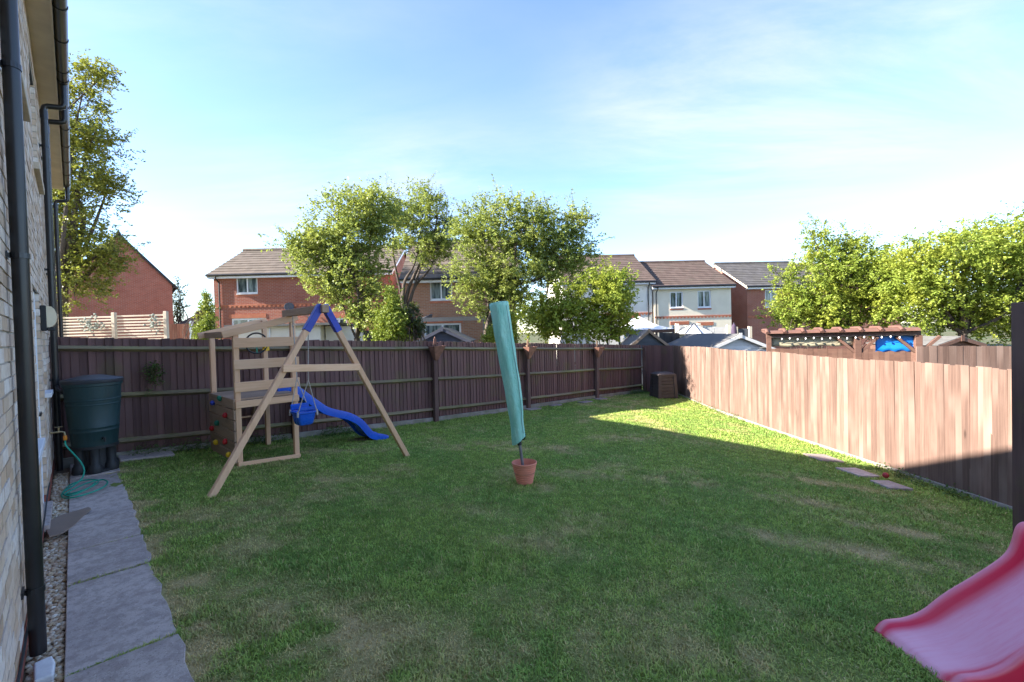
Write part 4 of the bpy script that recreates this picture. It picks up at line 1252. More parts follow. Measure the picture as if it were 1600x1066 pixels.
lipz = [(p[0]-0.004, p[1], 0.02) for (p, f) in R_[0]]
V = np.concatenate([V, np.array(lipz)]); F = np.concatenate([F, np.zeros(nc)])
fc = [(i*nc+j, i*nc+j+1, (i+1)*nc+j+1, (i+1)*nc+j) for i in range(n-1) for j in range(nc-1)]
fc += [(n*nc+j, n*nc+j+1, j+1, j) for j in range(nc-1)]
me = np_mesh('chute', V, np.array(fc), M['redslide'], {'fade': F}, True)
o = link('chute', me, rs)
md = o.modifiers.new('s', 'SUBSURF'); md.levels = 1; md.render_levels = 1
M['bluegrey'] = plain('blue_grey_plastic', (0.10,0.15,0.20), (0.08,0.12,0.17), 6, 0.5, 0.05)
for y in (-0.06, -0.44):
    mb = MB(); mb.bar((1.42, y, 0.63), (1.72, y, -0.02), 0.05, 0.09, (0,1,0)); mb.build('ladder_rail', M['redslide'], rs, bevel=0.01)
    mb = MB(); mb.bar((1.05, y, 0.52), (0.98, y, -0.02), 0.05, 0.08, (0,1,0)); mb.build('leg', M['bluegrey'], rs, bevel=0.01)
for k in range(3):
    u = (k+1)/4; mb = MB(); mb.box(1.42+0.3*u-0.05, 1.42+0.3*u+0.05, -0.42, -0.08, 0.63*(1-u)-0.02, 0.63*(1-u)+0.02); mb.build('step', M['bluegrey'], rs, bevel=0.01)
mb = MB(); mb.bar((0.985, -0.44, 0.03), (0.985, -0.06, 0.03), 0.06, 0.06); mb.build('base_bar', M['bluegrey'], rs, bevel=0.01)
# ------------------------------------------------------------------ houses and sheds behind the fences
def brickwall(name, a, b, mortar, scale=1.0):
    t = NT(name)
    sp = t.node('ShaderNodeSeparateXYZ'); t.l.new(t.coord(), sp.inputs[0])
    v = t.node('ShaderNodeCombineXYZ', {0: t.math('ADD', sp.outputs[0], sp.outputs[1]), 1: sp.outputs[2], 2: 0.0}).outputs[0]
    bt = t.node('ShaderNodeTexBrick', {'Color1': a, 'Color2': b, 'Mortar': mortar, 'Scale': 1.0, 'Mortar Size': 0.008, 'Bias': 0.0, 'Brick Width': 0.225, 'Row Height': 0.075})
    t.l.new(v, bt.inputs['Vector'])
    n = t.noise(t.pos(), 1.1, 5, 0.6)
    col = t.mix(t.ramp(n, 0.4, 0.75, 0, 0.4), bt.outputs['Color'], tuple(x*0.6 for x in a))
    n2 = t.noise(t.mapping(v, (4.4, 13.3, 1)), 1.0, 2, 0.5)
    col = t.mix(t.ramp(n2, 0.5, 0.8, 0, 0.5), col, tuple(x*1.35 for x in b))
    t.bump(bt.outputs['Fac'], -0.4, 0.01)
    return t.done(col, 0.9, 0, 0.2)
M['redbrick'] = brickwall('red_brick', (0.34,0.105,0.065), (0.27,0.080,0.055), (0.33,0.26,0.22))
M['brownbrick'] = brickwall('brown_brick', (0.40,0.20,0.12), (0.32,0.155,0.095), (0.36,0.29,0.24))
M['orangebrick'] = brickwall('orange_red_brick', (0.36,0.125,0.08), (0.29,0.095,0.06), (0.33,0.26,0.22))
M['render'] = plain('cream_render', (0.78,0.70,0.54), (0.72,0.64,0.49), 1.5, 0.9, 0.2)
M['renderw'] = plain('white_render', (0.82,0.77,0.66), (0.76,0.71,0.61), 1.5, 0.9, 0.2)
M['dentil'] = plain('dentil_brick', (0.46,0.16,0.085), (0.36,0.12,0.07), 4, 0.85, 0.2)
def tile_mat(name, a, b):
    t = NT(name)
    sp = t.node('ShaderNodeSeparateXYZ'); t.l.new(t.coord(), sp.inputs[0])
    k = t.math('FLOOR', t.math('MULTIPLY', sp.outputs[0], 3.3))
    h = t.math('FRACT', t.math('MULTIPLY', t.math('SINE', t.math('ADD', t.math('MULTIPLY', k, 12.98), t.math('MULTIPLY', t.math('FLOOR', t.math('MULTIPLY', sp.outputs[2], 5.0)), 78.2))), 437.5))
    col = t.mix(h, a, b)
    col = t.mix(t.ramp(t.noise(t.pos(), 1.4, 6, 0.65), 0.45, 0.75, 0, 0.45), col, (0.09,0.08,0.06))
    g = t.ramp(t.math('ABSOLUTE', t.math('SUBTRACT', t.math('FRACT', t.math('MULTIPLY', sp.outputs[0], 3.3)), 0.5)), 0.40, 0.5)
    t.bump(g, -0.6, 0.02)
    return t.done(col, 0.85, 0, 0.25)
M['tilebrown'] = tile_mat('brown_roof_tile', (0.085,0.058,0.047), (0.115,0.080,0.065))
M['tilegrey'] = tile_mat('slate_grey_roof_tile', (0.072,0.066,0.063), (0.10,0.092,0.088))
M['tiletan'] = tile_mat('weathered_roof_tile', (0.105,0.082,0.064), (0.14,0.11,0.088))
GB = -0.9
def far_house(label, x, y, yaw, W, D, eave, rise, wmat, rmat, wins, band=None, pipes=(), doors=(), bandmat='dentil', vergewall=None, name='far_house', over=0.30, fascia='upvc', lower=None):
    h = thing(name, label, 'house', (x, y, GB), yaw)
    E = eave - GB
    ops = [(w[0], w[1], w[2]-GB, w[3]-GB) for w in list(wins)+list(doors)]
    mb = MB()
    for (a, b, c, d) in cells(0, W, 0, E, ops): mb.box(a, b, 0, 0.10, c, d)
    mb.box(0.0, W, 0.10, D, 0, E)
    for (a, b) in ((0, 0.1), (W-0.1, W)):
        mb.prism([(a, 0, E), (a, D, E), (a, D/2, E+rise)], (b-a, 0, 0))
    mb.build('wall', M[wmat], h)
    mb = MB(); n = max(6, int(math.hypot(D/2, rise)/0.34)); tn = rise/(D/2)
    for sgn in (1, -1):
        for i in range(n):
            L = D/2+over
            a = -over + L*i/n; b = -over + L*(i+1)/n + 0.03
            pts = [(a, a*tn+0.06), (a, a*tn+0.11), (b, b*tn+0.075), (b, b*tn+0.03)]
            if sgn == -1: pts = [(D-p, q) for (p, q) in pts]
            mb.prism([(-0.18, p, E+q) for (p, q) in pts], (W+0.36, 0, 0))
    rf = mb.build('roof', M[rmat], h)
    mb = MB(); mb.tube([(-0.18, D/2, E+rise+0.07), (W+0.18, D/2, E+rise+0.07)], 0.13, 10); mb.build('ridge', M[rmat], rf)
    mb = MB(); mb.box(-0.12, W+0.12, -over+0.03, -over+0.055, E-over*tn-0.13, E-over*tn+0.055); mb.box(-0.12, W+0.12, -over+0.055, 0.0, E-over*tn-0.125, E-over*tn-0.10); mb.build('fascia', M[fascia], h)
    mb = MB(); mb.tube([(-0.18, -over-0.035, E-over*tn+0.03), (W+0.18, -over-0.035, E-over*tn+0.03)], 0.058, 8); mb.build('gutter', M['blackpipe'], h, smooth=True)
    for a in (-0.16, W+0.13):
        for s2 in (0, 1):
            mb = MB(); yy = [(-over, -over*tn+0.05), (D/2, rise+0.05), (D/2, rise-0.13), (-over, -over*tn-0.13)]
            if s2: yy = [(D-p, q) for (p, q) in yy]
            mb.prism([(a, p, E+q) for (p, q) in yy], (0.03, 0, 0)); mb.build('barge_board', M[vergewall or fascia], h)
    for px_ in pipes:
        mb = MB(); mb.tube([(px_, -over-0.03, E-over*tn+0.0), (px_, -over-0.03, E-0.28), (px_, -0.05, E-0.48), (px_, -0.05, 0)], 0.036, 8); mb.build('downpipe', M['blackpipe'], h, smooth=True)
    for w in wins:
        wn_ = window(h, w[0], w[1], w[2]-GB, w[3]-GB, 0.045, 0.10, 'x', w[4] if len(w) > 4 else 1, 0.065, glass='fglass', sill=(0.05, 0.0, -0.03, 'upvc'))
        mb = MB(); mb.box(w[0]-0.02, w[1]+0.02, -0.012, 0.03, w[2]-GB-0.15, w[2]-GB-0.055); mb.build('brick_sill', M[bandmat], wn_)
    for w in doors:
        window(h, w[0], w[1], w[2]-GB, w[3]-GB, 0.045, 0.10, 'x', w[4] if len(w) > 4 else 1, 0.09, name='patio_door', glass='fglass')
        mb = MB(); mb.box(w[0]-0.1, w[1]+0.1, -0.02, 0.03, w[3]-GB+0.005, w[3]-GB+0.22); mb.build('lintel', M[bandmat], h)
    if band is not None:
        mb = MB(); z = band-GB; mb.box(0.01, W-0.01, -0.035, 0.02, z+0.075, z+0.15); bo = mb.build('brick_band', M[bandmat], h)
        dm = MB(); dm.box(0, 0.11, -0.034, 0.02, 0, 0.073); dme = dm.mesh('dentil', M[bandmat])
        xx = 0.1
        while xx < W-0.15:
            link('dentil', dme, bo, (xx, 0, z)); xx += 0.225
    return h
def X(px, Y, py=500): return at(px, py, Y).x
def Zz(px, py, Y): return at(px, py, Y).z
# A: red brick house behind the climbing frame
YA = 24.0; xa = X(336, YA)
def wa(px0, px1, py0, py1, Y, x0): return (X(px0, Y, py0)-x0, X(px1, Y, py0)-x0, Zz(px0, py1, Y), Zz(px0, py0, Y))
far_house('red brick house with brown tiled roof behind the climbing frame', xa, YA, R(1.5), 9.2, 6.6, Zz(336, 431, YA)+0.1, 1.72, 'redbrick', 'tiletan',
          [wa(368,401,433,459,YA,xa), wa(501,535,430,456,YA,xa)], band=Zz(400,480,YA), pipes=(0.30,), doors=[wa(361,412,498,560,YA,xa), wa(515,540,497,560,YA,xa)])
# B: brown brick house behind the two trees
YB = 21.5; xb = X(634, YB)
far_house('brown brick house half hidden behind the trees in the middle', xb, YB, R(1.5), 5.2, 5.4, Zz(640, 435, YB)+0.1, 1.95, 'brownbrick', 'tiletan',
          [wa(671,706,440,469,YB,xb)], doors=[wa(662,720,506,560,YB,xb)])
# C, D: a pair of rendered houses
YC = 29.0; xc = X(880, YC)
hw = X(1021, YC)-xc
far_house('white rendered house beside the trees, left of the pair', xc, YC, R(2.0), hw, 8.2, Zz(1000, 440, YC)+0.1, 2.15, 'renderw', 'tilebrown',
          [wa(968,986,446,473,YC,xc)], band=Zz(1000,492,YC), pipes=(hw-0.25,), doors=[wa(975,1000,497,560,YC,xc)])
YD = 29.1; xd = X(1022.5, YD); dw = X(1145, YD)-xd
far_house('cream rendered house with two upstairs windows, right of the pair', xd, YD, R(2.0), dw, 8.0, Zz(1080, 447, YD)+0.1, 1.95, 'render', 'tilebrown',
          [wa(1047,1067.5,456,481,YD,xd), wa(1091,1112,454,480.5,YD,xd)], band=Zz(1080,497,YD), pipes=(0.14,), doors=[wa(1050,1075,508,560,YD,xd), wa(1092,1114,509,560,YD,xd)])
# E: orange brick house further right
YE = 30.5; xe = X(1168, YE); ew = 5.4
far_house('orange brick house with grey roof left of the big hawthorns', xe, YE, R(3.0), ew, 8.0, Zz(1180, 448, YE)+0.1, 1.95, 'orangebrick', 'tilegrey',
          [wa(1196,1216,453,480,YE,xe)], band=Zz(1190,497,YE), vergewall='render')
xe2 = X(1255, 41)
far_house('distant house with grey roof behind the right hawthorns', xe2, 41.0, R(2.0), 9.0, 8.0, Zz(1260, 440, 41)+0.1, 1.9, 'orangebrick', 'tilegrey', [(1.0,2.2,2.9,4.1)], name='far_house')
# F: gable end on the left
YF = 29.0; apx = X(191, YF); FRZ = R(40)
kx = X(271, 1.0); hwid = (kx*YF - apx)/(math.cos(FRZ) - kx*math.sin(FRZ))
yr_ = YF + hwid*math.sin(FRZ)
zf = Zz(271, 444, yr_); za_ = Zz(191, 367, YF)
fh = thing('gable_house', 'red brick gable end wall seen past the corner of the near house', 'house', (apx, YF, GB), FRZ)
mb = MB(); mb.prism([(-hwid, 0, 0), (hwid, 0, 0), (hwid, 0, zf-GB), (0, 0, za_-GB), (-hwid, 0, zf-GB)], (0, 9.0, 0)); mb.build('wall', M['orangebrick'], fh)
mb = MB()
for sgn in (1, -1):
    n = 14
    for i in range(n):
        a = (hwid+0.25)*i/n; b = (hwid+0.25)*(i+1)/n+0.03; sl = (za_-zf)/hwid
        mb.prism([(sgn*a, -0.10, za_-GB-a*sl+0.03), (sgn*a, -0.10, za_-GB-a*sl+0.08), (sgn*b, -0.10, za_-GB-b*sl+0.115), (sgn*b, -0.10, za_-GB-b*sl+0.03)], (0, 9.2, 0))
rf = mb.build('roof', M['tilegrey'], fh)
mb = MB(); mb.tube([(0,-0.12,za_-GB+0.08),(0,9.1,za_-GB+0.08)], 0.12, 10); mb.build('ridge', M['tilegrey'], rf)
for sgn in (1, -1):
    mb = MB(); mb.bar((0,-0.09,za_-GB+0.02),(sgn*(hwid+0.25),-0.09,zf-GB-0.25*sl+0.02),0.06,0.14); mb.build('verge', M['blackmatt'], fh)
mb = MB(); mb.tube([(hwid+0.12,-0.12,zf-GB-0.12),(hwid+0.12,9.1,zf-GB-0.12)],0.07,8); mb.build('gutter', M['blackpipe'], fh)
# low building far left of the climbing frame
YG = 34.0
far_house('low distant house with pale roof left of the red brick house', X(268, YG), YG, R(0), 7.0, 6.0, Zz(300, 514, YG), 1.2, 'orangebrick', 'tiletan', [(3.2,4.4,0.3,1.3)], name='low_house')

# ---- garden buildings and structures
M['shedgrey'] = wood('grey_painted_shed', (0.115,0.12,0.14), (0.085,0.09,0.105), (0.13,0.135,0.15), 'x', vary=0.08)
M['shedblue'] = wood('blue_grey_shed', (0.085,0.09,0.125), (0.065,0.07,0.10), (0.10,0.105,0.14), 'x', vary=0.08)
M['shedpale'] = wood('pale_painted_shed', (0.74,0.71,0.65), (0.66,0.63,0.58), (0.78,0.75,0.69), 'x', vary=0.05)
M['shedcream'] = plain('cream_cladding', (0.72,0.67,0.57), (0.66,0.61,0.52), 2, 0.7, 0.1)
M['felt'] = plain('roof_felt', (0.10,0.096,0.092), (0.14,0.134,0.128), 5, 0.95, 0.4)
M['trim'] = wood('brown_trim', (0.15,0.08,0.056), (0.10,0.053,0.04), (0.17,0.10,0.072), 'x', vary=0.1)
def shed(label, apex_px, apex_py, wid_px, Y, drop_px, D, wmat, tmat, yaw=0, name='shed', over=0.08, door=True, hinge=True):
    c = at(apex_px, apex_py, Y); W = wid_px/FPX*Y; rise = drop_px/FPX*Y
    s_ = thing(name, label, 'shed', (c.x, c.y, GB), yaw)
    H = c.z - GB; E = H - rise; sl = rise/(W/2)
    mb = MB(); mb.prism([(-W/2, 0.012, 0), (W/2, 0.012, 0), (W/2, 0.012, E), (0, 0.012, H-0.03), (-W/2, 0.012, E)], (0, D, 0)); mb.build('wall', M[wmat], s_)
    z = 0.02
    while z < H-0.1:          # weatherboards on the gable
        z1 = min(z+0.115, H-0.04)
        wz = lambda q: W/2 if q <= E else max(0.02, (H-q)/sl)
        mb = MB(); mb.prism([(-wz(z), -0.004, z), (wz(z), -0.004, z), (wz(z1), 0.008, z1), (-wz(z1), 0.008, z1)], (0, 0.008, 0)); mb.build('cladding_board', M[wmat], s_)
        z += 0.118
    for sg in (1, -1):
        mb = MB(); a = W/2+over
        mb.prism([(0, -0.12, H+0.005), (sg*a, -0.12, H-a*sl+0.005), (sg*a, -0.12, H-a*sl+0.03), (0, -0.12, H+0.03)], (0, D+0.24, 0)); mb.build('roof_panel', M['felt'], s_)
        mb = MB(); mb.bar((0, -0.135, H-0.045), (sg*a, -0.135, H-a*sl-0.045), 0.02, 0.10); mb.build('barge_board', M[tmat], s_)
    mb = MB(); mb.box(-0.05, 0.05, -0.16, -0.147, H-0.12, H+0.06); mb.build('finial', M[tmat], s_)
    if door:
        mb = MB(); mb.box(-0.40, 0.40, -0.03, -0.008, 0.05, min(E+0.05, 1.85)); dr = mb.build('door', M[wmat], s_)
        for zh in (0.4, min(E-0.15, 1.6)):
            mb = MB(); mb.box(0.02, 0.38, -0.038, -0.031, zh, zh+0.03); mb.build('hinge', M['blackmatt'], dr)
    return s_
shed('blue grey shed with gabled roof below the brown brick house', 691, 513, 82, 17.0, 20, 2.4, 'shedblue', 'shedblue')
shed('grey shed with brown trim just over the far fence corner', 1013, 516, 62, 19.0, 25, 1.8, 'shedgrey', 'oldpine')
shed('pale painted shed with long felt roof over the side fence', 1154, 523, 108, 15.6, 23, 4.2, 'shedpale', 'shedpale', hinge=True)
shed('brown shed with low gable beside the pergola', 1497, 527, 66, 14.0, 11, 2.6, 'trim', 'trim', door=False)
# cream garage with flat roof behind the climbing frame
YS = 14.0
c0 = at(362, 510, YS); c1 = at(498, 507, YS)
gar = thing('garden_room', 'cream clad garden room with flat grey roof behind the climbing frame', 'outbuilding', (c0.x, c0.y, GB), R(2))
W = c1.x-c0.x; H = at(430, 510, YS).z - GB
mb = MB(); mb.box(0, W, 0.02, 3.2, 0, H); mb.build('wall', M['shedcream'], gar)
for i in range(16):
    z = 0.03 + i*0.155
    if z+0.15 > H: break
    mb = MB(); mb.box(-0.01, W+0.01, 0.0, 0.018, z, z+0.147); mb.build('cladding_board', M['shedcream'], gar, bevel=0.004)
mb = MB(); mb.box(-0.15, W+0.55, -0.15, 3.4, H, H+0.07); mb.build('roof', M['felt'], gar)
mb = MB(); mb.box(W+0.05, W+0.45, 0.3, 3.0, 0, H-0.02); mb.build('side_store', M['shedcream'], gar)
mb = MB(); mb.box(W*0.42, W*0.42+0.03, -0.012, -0.002, 0.05, H-0.05); mb.build('corner_trim', M['upvc'], gar)
# trellis topped screen on the left
M['trellis'] = wood('pale_bleached_slat', (0.58,0.50,0.40), (0.48,0.40,0.31), (0.62,0.55,0.46), 'x', vary=0.10)
YT = 12.6
a0 = at(88, 491, YT); a1 = at(259, 491, YT)
tr = thing('slatted_screen', 'bleached wooden horizontal slat screen below the red brick gable', 'fence', (a0.x, a0.y, GB), 0)
W = a1.x-a0.x; H = a0.z-GB-0.05
for i in range(20):
    z = H-0.06-i*0.082
    if z < 0.4: break
    for (u, v) in ((0.0, 0.515), (0.535, 1.0)):
        mb = MB(); mb.box(W*u+0.05, W*v-0.05, -0.012, 0.012, z-0.021, z+0.021); o = mb.build('slat', M['trellis'], tr); o.rotation_euler = (0, R(random.uniform(-.25,.25)), 0)
for u in (0.0, 0.525, 1.0):
    mb = MB(); mb.box(W*u-0.045, W*u+0.045, -0.045, 0.045, 0, H+0.05); mb.build('post', M['trellis'], tr, bevel=0.005)
mb = MB()
rr = np.random.default_rng(4)
for k in range(130):
    cx_ = rr.choice([0.30, 0.34, 0.42, 0.9, 0.93])*W + rr.normal(0, 0.09); cz = H-0.28 + rr.normal(0, 0.13)
    v = IV*rr.uniform(0.02, 0.045)*np.array((1, 0.5, 0.8)) + np.array((cx_, -0.10+rr.uniform(-.05,.03), cz)); mb.add(v, [tuple(f) for f in IF])
M['greyleaf'] = plain('grey_green_leaf', (0.20,0.23,0.19), (0.30,0.32,0.28), 9, 0.8, 0.1)
o = mb.build('climber', M['greyleaf'], None, loc=(a0.x, a0.y, GB)); tag(o, 'grey leaved climber straggling over the bleached slat screen', 'plant', kind='stuff')
# short red brown fence beyond
YR = 20.0
q0 = at(256, 507, YR); q1 = at(296, 508, YR)
rfn = thing('far_fence', 'small orange brown fence right of the bleached slat screen', 'fence', (q0.x, q0.y, GB), 0)
M['redfence'] = wood('orange_fence', (0.34,0.13,0.075), (0.26,0.095,0.06), (0.36,0.16,0.10), 'z')
n = 10
for i in range(n):
    mb = MB(); w = (q1.x-q0.x)/n; mb.box(i*w+0.004, (i+1)*w-0.004, 0, 0.02, 0, q0.z-GB+random.uniform(-.01,.01)); mb.build('board', M['redfence'], rfn)
mb = MB(); mb.box((q1.x-q0.x)+0.02, (q1.x-q0.x)+0.14, -0.04, 0.08, 0, q0.z-GB+0.12); mb.build('post', M['upvc'], rfn)
# grey pergola frame at the brown brick house
YP = 18.6
M['anth'] = plain('anthracite_metal', (0.07,0.075,0.085), (0.09,0.095,0.105), 3, 0.5, 0.0)
q0 = at(655, 497, YP); q1 = at(760, 495, YP)
pg_ = thing('veranda_frame', 'dark grey metal veranda frame against the brown brick house', 'veranda', (q0.x, q0.y, GB), R(1.5))
W = q1.x-q0.x; H = q0.z-GB
mb = MB(); mb.box(-0.1, W+0.1, -0.06, 0.06, H-0.16, H); mb.build('front_beam', M['anth'], pg_)
for u in (0.1, W-0.1):
    mb = MB(); mb.box(u-0.06, u+0.06, -0.055, 0.055, 0, H-0.16); mb.build('post', M['anth'], pg_)
    mb = MB(); mb.bar((u, 0.06, H-0.08), (u, 2.75, H+0.2), 0.08, 0.14); mb.build('rafter', M['anth'], pg_)
# white canopy gazebo
M['canvas'] = plain('white_canvas', (0.80,0.78,0.76), (0.74,0.72,0.70), 3, 0.85, 0.05)
YZ = 20.5
g0 = at(966, 516, YZ); g1 = at(1056, 514, YZ); gt_ = at(1004, 497, YZ+1.2)
gz_ = thing('gazebo', 'white canvas gazebo with dark posts over the far fence corner', 'gazebo', (g0.x, g0.y, GB), R(2))
W = g1.x-g0.x; H = g0.z-GB; D = W*0.9; T = gt_.z-GB; cx_ = W/2; cy_ = D/2
rows = []
for k in range(7):
    u = k/6; e = 1-u; zz_ = H + (T-H)*(u**1.35)
    rows.append([(cx_+(W/2)*e*sx, cy_+(D/2)*e*sy_, zz_ - 0.05*e*(1 if (abs(sx)+abs(sy_)) < 1.5 else 0)) for (sx, sy_) in ((-1,-1),(0,-1),(1,-1),(1,0),(1,1),(0,1),(-1,1),(-1,0),(-1,-1))] if e > 0.05 else [(cx_+0.02*math.cos(a), cy_+0.02*math.sin(a), zz_) for a in [2*math.pi*i/8 for i in range(9)]])
mb = MB(); mb.grid(rows); mb.build('canopy', M['canvas'], gz_, smooth=False)
mb = MB(); e = 0.34; zq = H+(T-H)*0.62
mb.add([(cx_-W*.5*e, cy_-D*.5*e, zq), (cx_+W*.5*e, cy_-D*.5*e, zq), (cx_+W*.5*e, cy_+D*.5*e, zq), (cx_-W*.5*e, cy_+D*.5*e, zq), (cx_, cy_, T+0.10)], [(0,1,4),(1,2,4),(2,3,4),(3,0,4)]); mb.build('vent_cap', M['canvas'], gz_)
mb = MB(); mb.box(0.02, W-0.02, 0.02, 0.04, H-0.16, H-0.01); mb.box(W-0.04, W-0.02, 0.04, D-0.02, H-0.16, H-0.01); mb.build('valance', M['trim'], gz_)
for (u, v) in ((0.06,0.06),(W-0.06,0.06),(0.06,D-0.06),(W-0.06,D-0.06)):
    mb = MB(); mb.box(u-0.035, u+0.035, v-0.035, v+0.035, 0, H-0.02); mb.build('post', M['blackmatt'], gz_)
# clear skinned play tent and low walls below the cream house
YY = 21.5
g0 = at(1065, 522, YY); g1 = at(1127, 519, YY); gt_ = at(1093, 505, YY)
pt2 = thing('small_pavilion', 'pale small pavilion roof on thin dark ribs below the cream house', 'gazebo', (g0.x, g0.y, GB), 0)
W = g1.x-g0.x; H = g0.z-GB; T = gt_.z-GB
mb = MB(); nseg = 8; ap_ = (W/2, W/2, T)
ringp = [(W/2+W/2*math.cos(a), W/2+W/2*math.sin(a), H) for a in [2*math.pi*i/nseg for i in range(nseg)]]
mb.add(ringp+[ap_], [(i, (i+1) % nseg, nseg) for i in range(nseg)]); mb.build('canopy', M['canvas'], pt2)
for p_ in ringp:
    mb = MB(); mb.bar(Vector(p_)+Vector((0,0,0.02)), Vector(ap_)+Vector((0,0,0.02)), 0.05, 0.03); mb.build('rib', M['anth'], pt2)
    mb = MB(); mb.tube([(p_[0], p_[1], 0), p_], 0.025, 6); mb.build('post', M['anth'], pt2)
YW = 22.5
for (p0, p1, top_, lab, mt) in ((1058, 1092, 509, 'short stretch of white garden wall left of closed parasol', 'renderw'), (1095, 1138, 512, 'grey panelled garden screen left of the closed purple parasol', 'shedpale'), (1150, 1172, 514, 'grey panelled garden screen right of the closed purple parasol', 'shedgrey')):
    a = at(p0, top_, YW); b = at(p1, top_, YW)
    w_ = thing('garden_screen', lab, 'fence', (a.x, a.y, GB), 0)
    n = max(2, int((b.x-a.x)/0.5)); w = (b.x-a.x)/n
    for i in range(n):
        mb = MB(); mb.box(i*w+0.01, (i+1)*w-0.01, 0, 0.05, 0, a.z-GB); mb.build('panel', M[mt], w_)
    for u in (0, b.x-a.x):
        mb = MB(); mb.box(u-0.07, u+0.07, -0.05, 0.09, 0, a.z-GB+0.10); mb.build('post', M['render'], w_)
M['purple'] = plain('purple_canvas', (0.045,0.028,0.05), (0.06,0.04,0.07), 8, 0.85, 0.2)
a = at(1147, 520, 21.8); b = at(1147, 505, 21.8)
ps_ = thing('closed_parasol', 'closed dark purple parasol standing before the orange brick wall', 'parasol', (a.x, a.y, GB), 0)
mb = MB(); mb.tube([(0,0,0),(0,0,b.z-GB+0.05)], 0.025, 8); mb.build('pole', M['blackmatt'], ps_)
mb = MB(); mb.lathe([(0.02,b.z-GB),(0.10,b.z-GB-0.15),(0.13,a.z-GB+0.05),(0.16,a.z-GB-0.3),(0.05,a.z-GB-0.32)], 10); mb.build('canopy', M['purple'], ps_)
# wooden pergola with tile capped beam over the side fence
M['ptile'] = plain('brown_ridge_tile', (0.16,0.078,0.055), (0.12,0.056,0.042), 5, 0.85, 0.2)
M['tarp'] = plain('blue_tarpaulin', (0.012,0.22,0.72), (0.010,0.19,0.62), 3, 0.4, 0.1)
M['sheet'] = plain('clouded_plastic_sheet', (0.48,0.42,0.28), (0.36,0.31,0.21), 2, 0.35, 0.1)
YL = 12.0
p0 = at(1197, 519, YL); p1 = at(1438, 515.5, YL-1.1)
dv = p1-p0; L = math.hypot(dv.x, dv.y); lz = math.atan2(dv.y, dv.x)
pe = thing('pergola', 'brown wooden pergola with tile capped beam over the side fence', 'pergola', (p0.x, p0.y, GB), lz)
H = p0.z-GB
mb = MB(); mb.box(0, L, -0.05, 0.05, H-0.16, H-0.05); mb.build('front_beam', M['trim'], pe, bevel=0.006)
n = 8
for i in range(n):
    a = i*L/n
    mb = MB(); mb.prism([(a-0.02, -0.15, H-0.045), (a-0.02, -0.13, H-0.005), (a-0.02, 0, H+0.035), (a-0.02, 0.55, H+0.03), (a-0.02, 0.55, H+0.0), (a-0.02, 0, H-0.045)], (L/n-0.02, 0, 0)); mb.build('cap_tile', M['ptile'], pe)
    mb = MB(); mb.tube([(a+0.01, -0.16, H-0.02), (a+0.01, 0, H+0.05), (a+0.01, 0.55, H+0.045)], 0.04, 8); mb.build('tile_roll', M['ptile'], pe)
for (px_, lab) in ((1343, 0), (1425, 1)):
    u = (at(px_, 530, YL-0.8) - p0).dot(dv.normalized())
    mb = MB(); mb.box(u-0.07, u+0.07, -0.045, 0.085, 0, H-0.16); mb.build('post', M['trim'], pe, bevel=0.006)
    for sg in (-1, 1):
        mb = MB(); mb.bar((u+sg*0.06, 0.02, H-0.55), (u+sg*0.42, 0.02, H-0.19), 0.06, 0.08, (0,1,0)); mb.build('brace', M['trim'], pe)
for u in (0.06,):
    mb = MB(); mb.box(u-0.05, u+0.05, -0.045, 0.05, 0, H-0.16); mb.build('post', M['trim'], pe)
for i in range(15):
    u = 0.35 + i*(L-0.6)/15
    mb = MB(); mb.lathe([(0.008,0.0),(0.016,-0.012),(0.019,-0.03),(0.012,-0.048),(0.001,-0.055)], 8, (u, -0.075, H-0.165+0.015*math.sin(i*2.1))); mb.build('light_bulb', M['canvas'], pe, smooth=True)
mb = MB(); mb.tube([(0.1+k*(L-0.2)/40, -0.075, H-0.15+0.012*math.sin(k*1.9)) for k in range(41)], 0.007, 5); mb.build('light_cable', M['blackmatt'], pe)
def sheet(px0, px1, py0, py1, dY, mat, name, label, cat):
    d = dv.normalized(); u0 = (at(px0, py0, YL-0.5)-p0).dot(d); u1 = (at(px1, py0, YL-0.7)-p0).dot(d)
    zt = at(px0, py0, YL+0.3).z-GB; zb = at(px0, py1, YL+0.3).z-GB
    rows = [[(u0+(u1-u0)*i/24, dY+0.001*math.sin(i*1.3+0.7*k)+0.002*math.sin(i*0.5+k), zt+(zb-zt)*k/5 + 0.015*math.sin(i*0.9)*k/5) for i in range(25)] for k in range(6)]
    mb = MB(); mb.grid(rows); o = mb.build(name, mat, None, smooth=True, loc=(p0.x, p0.y, GB), rz=lz)
    md = o.modifiers.new('t', 'SOLIDIFY'); md.thickness = 0.004
    tag(o, label, cat)
sheet(1212, 1336, 523, 541, 0.07, M['sheet'], 'plastic_sheet', 'clouded cream plastic sheet hanging at the back of the pergola', 'sheet')
sheet(1361, 1423, 519, 546, 0.075, M['tarp'], 'tarpaulin', 'bright blue tarpaulin hanging at the right of the pergola', 'tarpaulin')
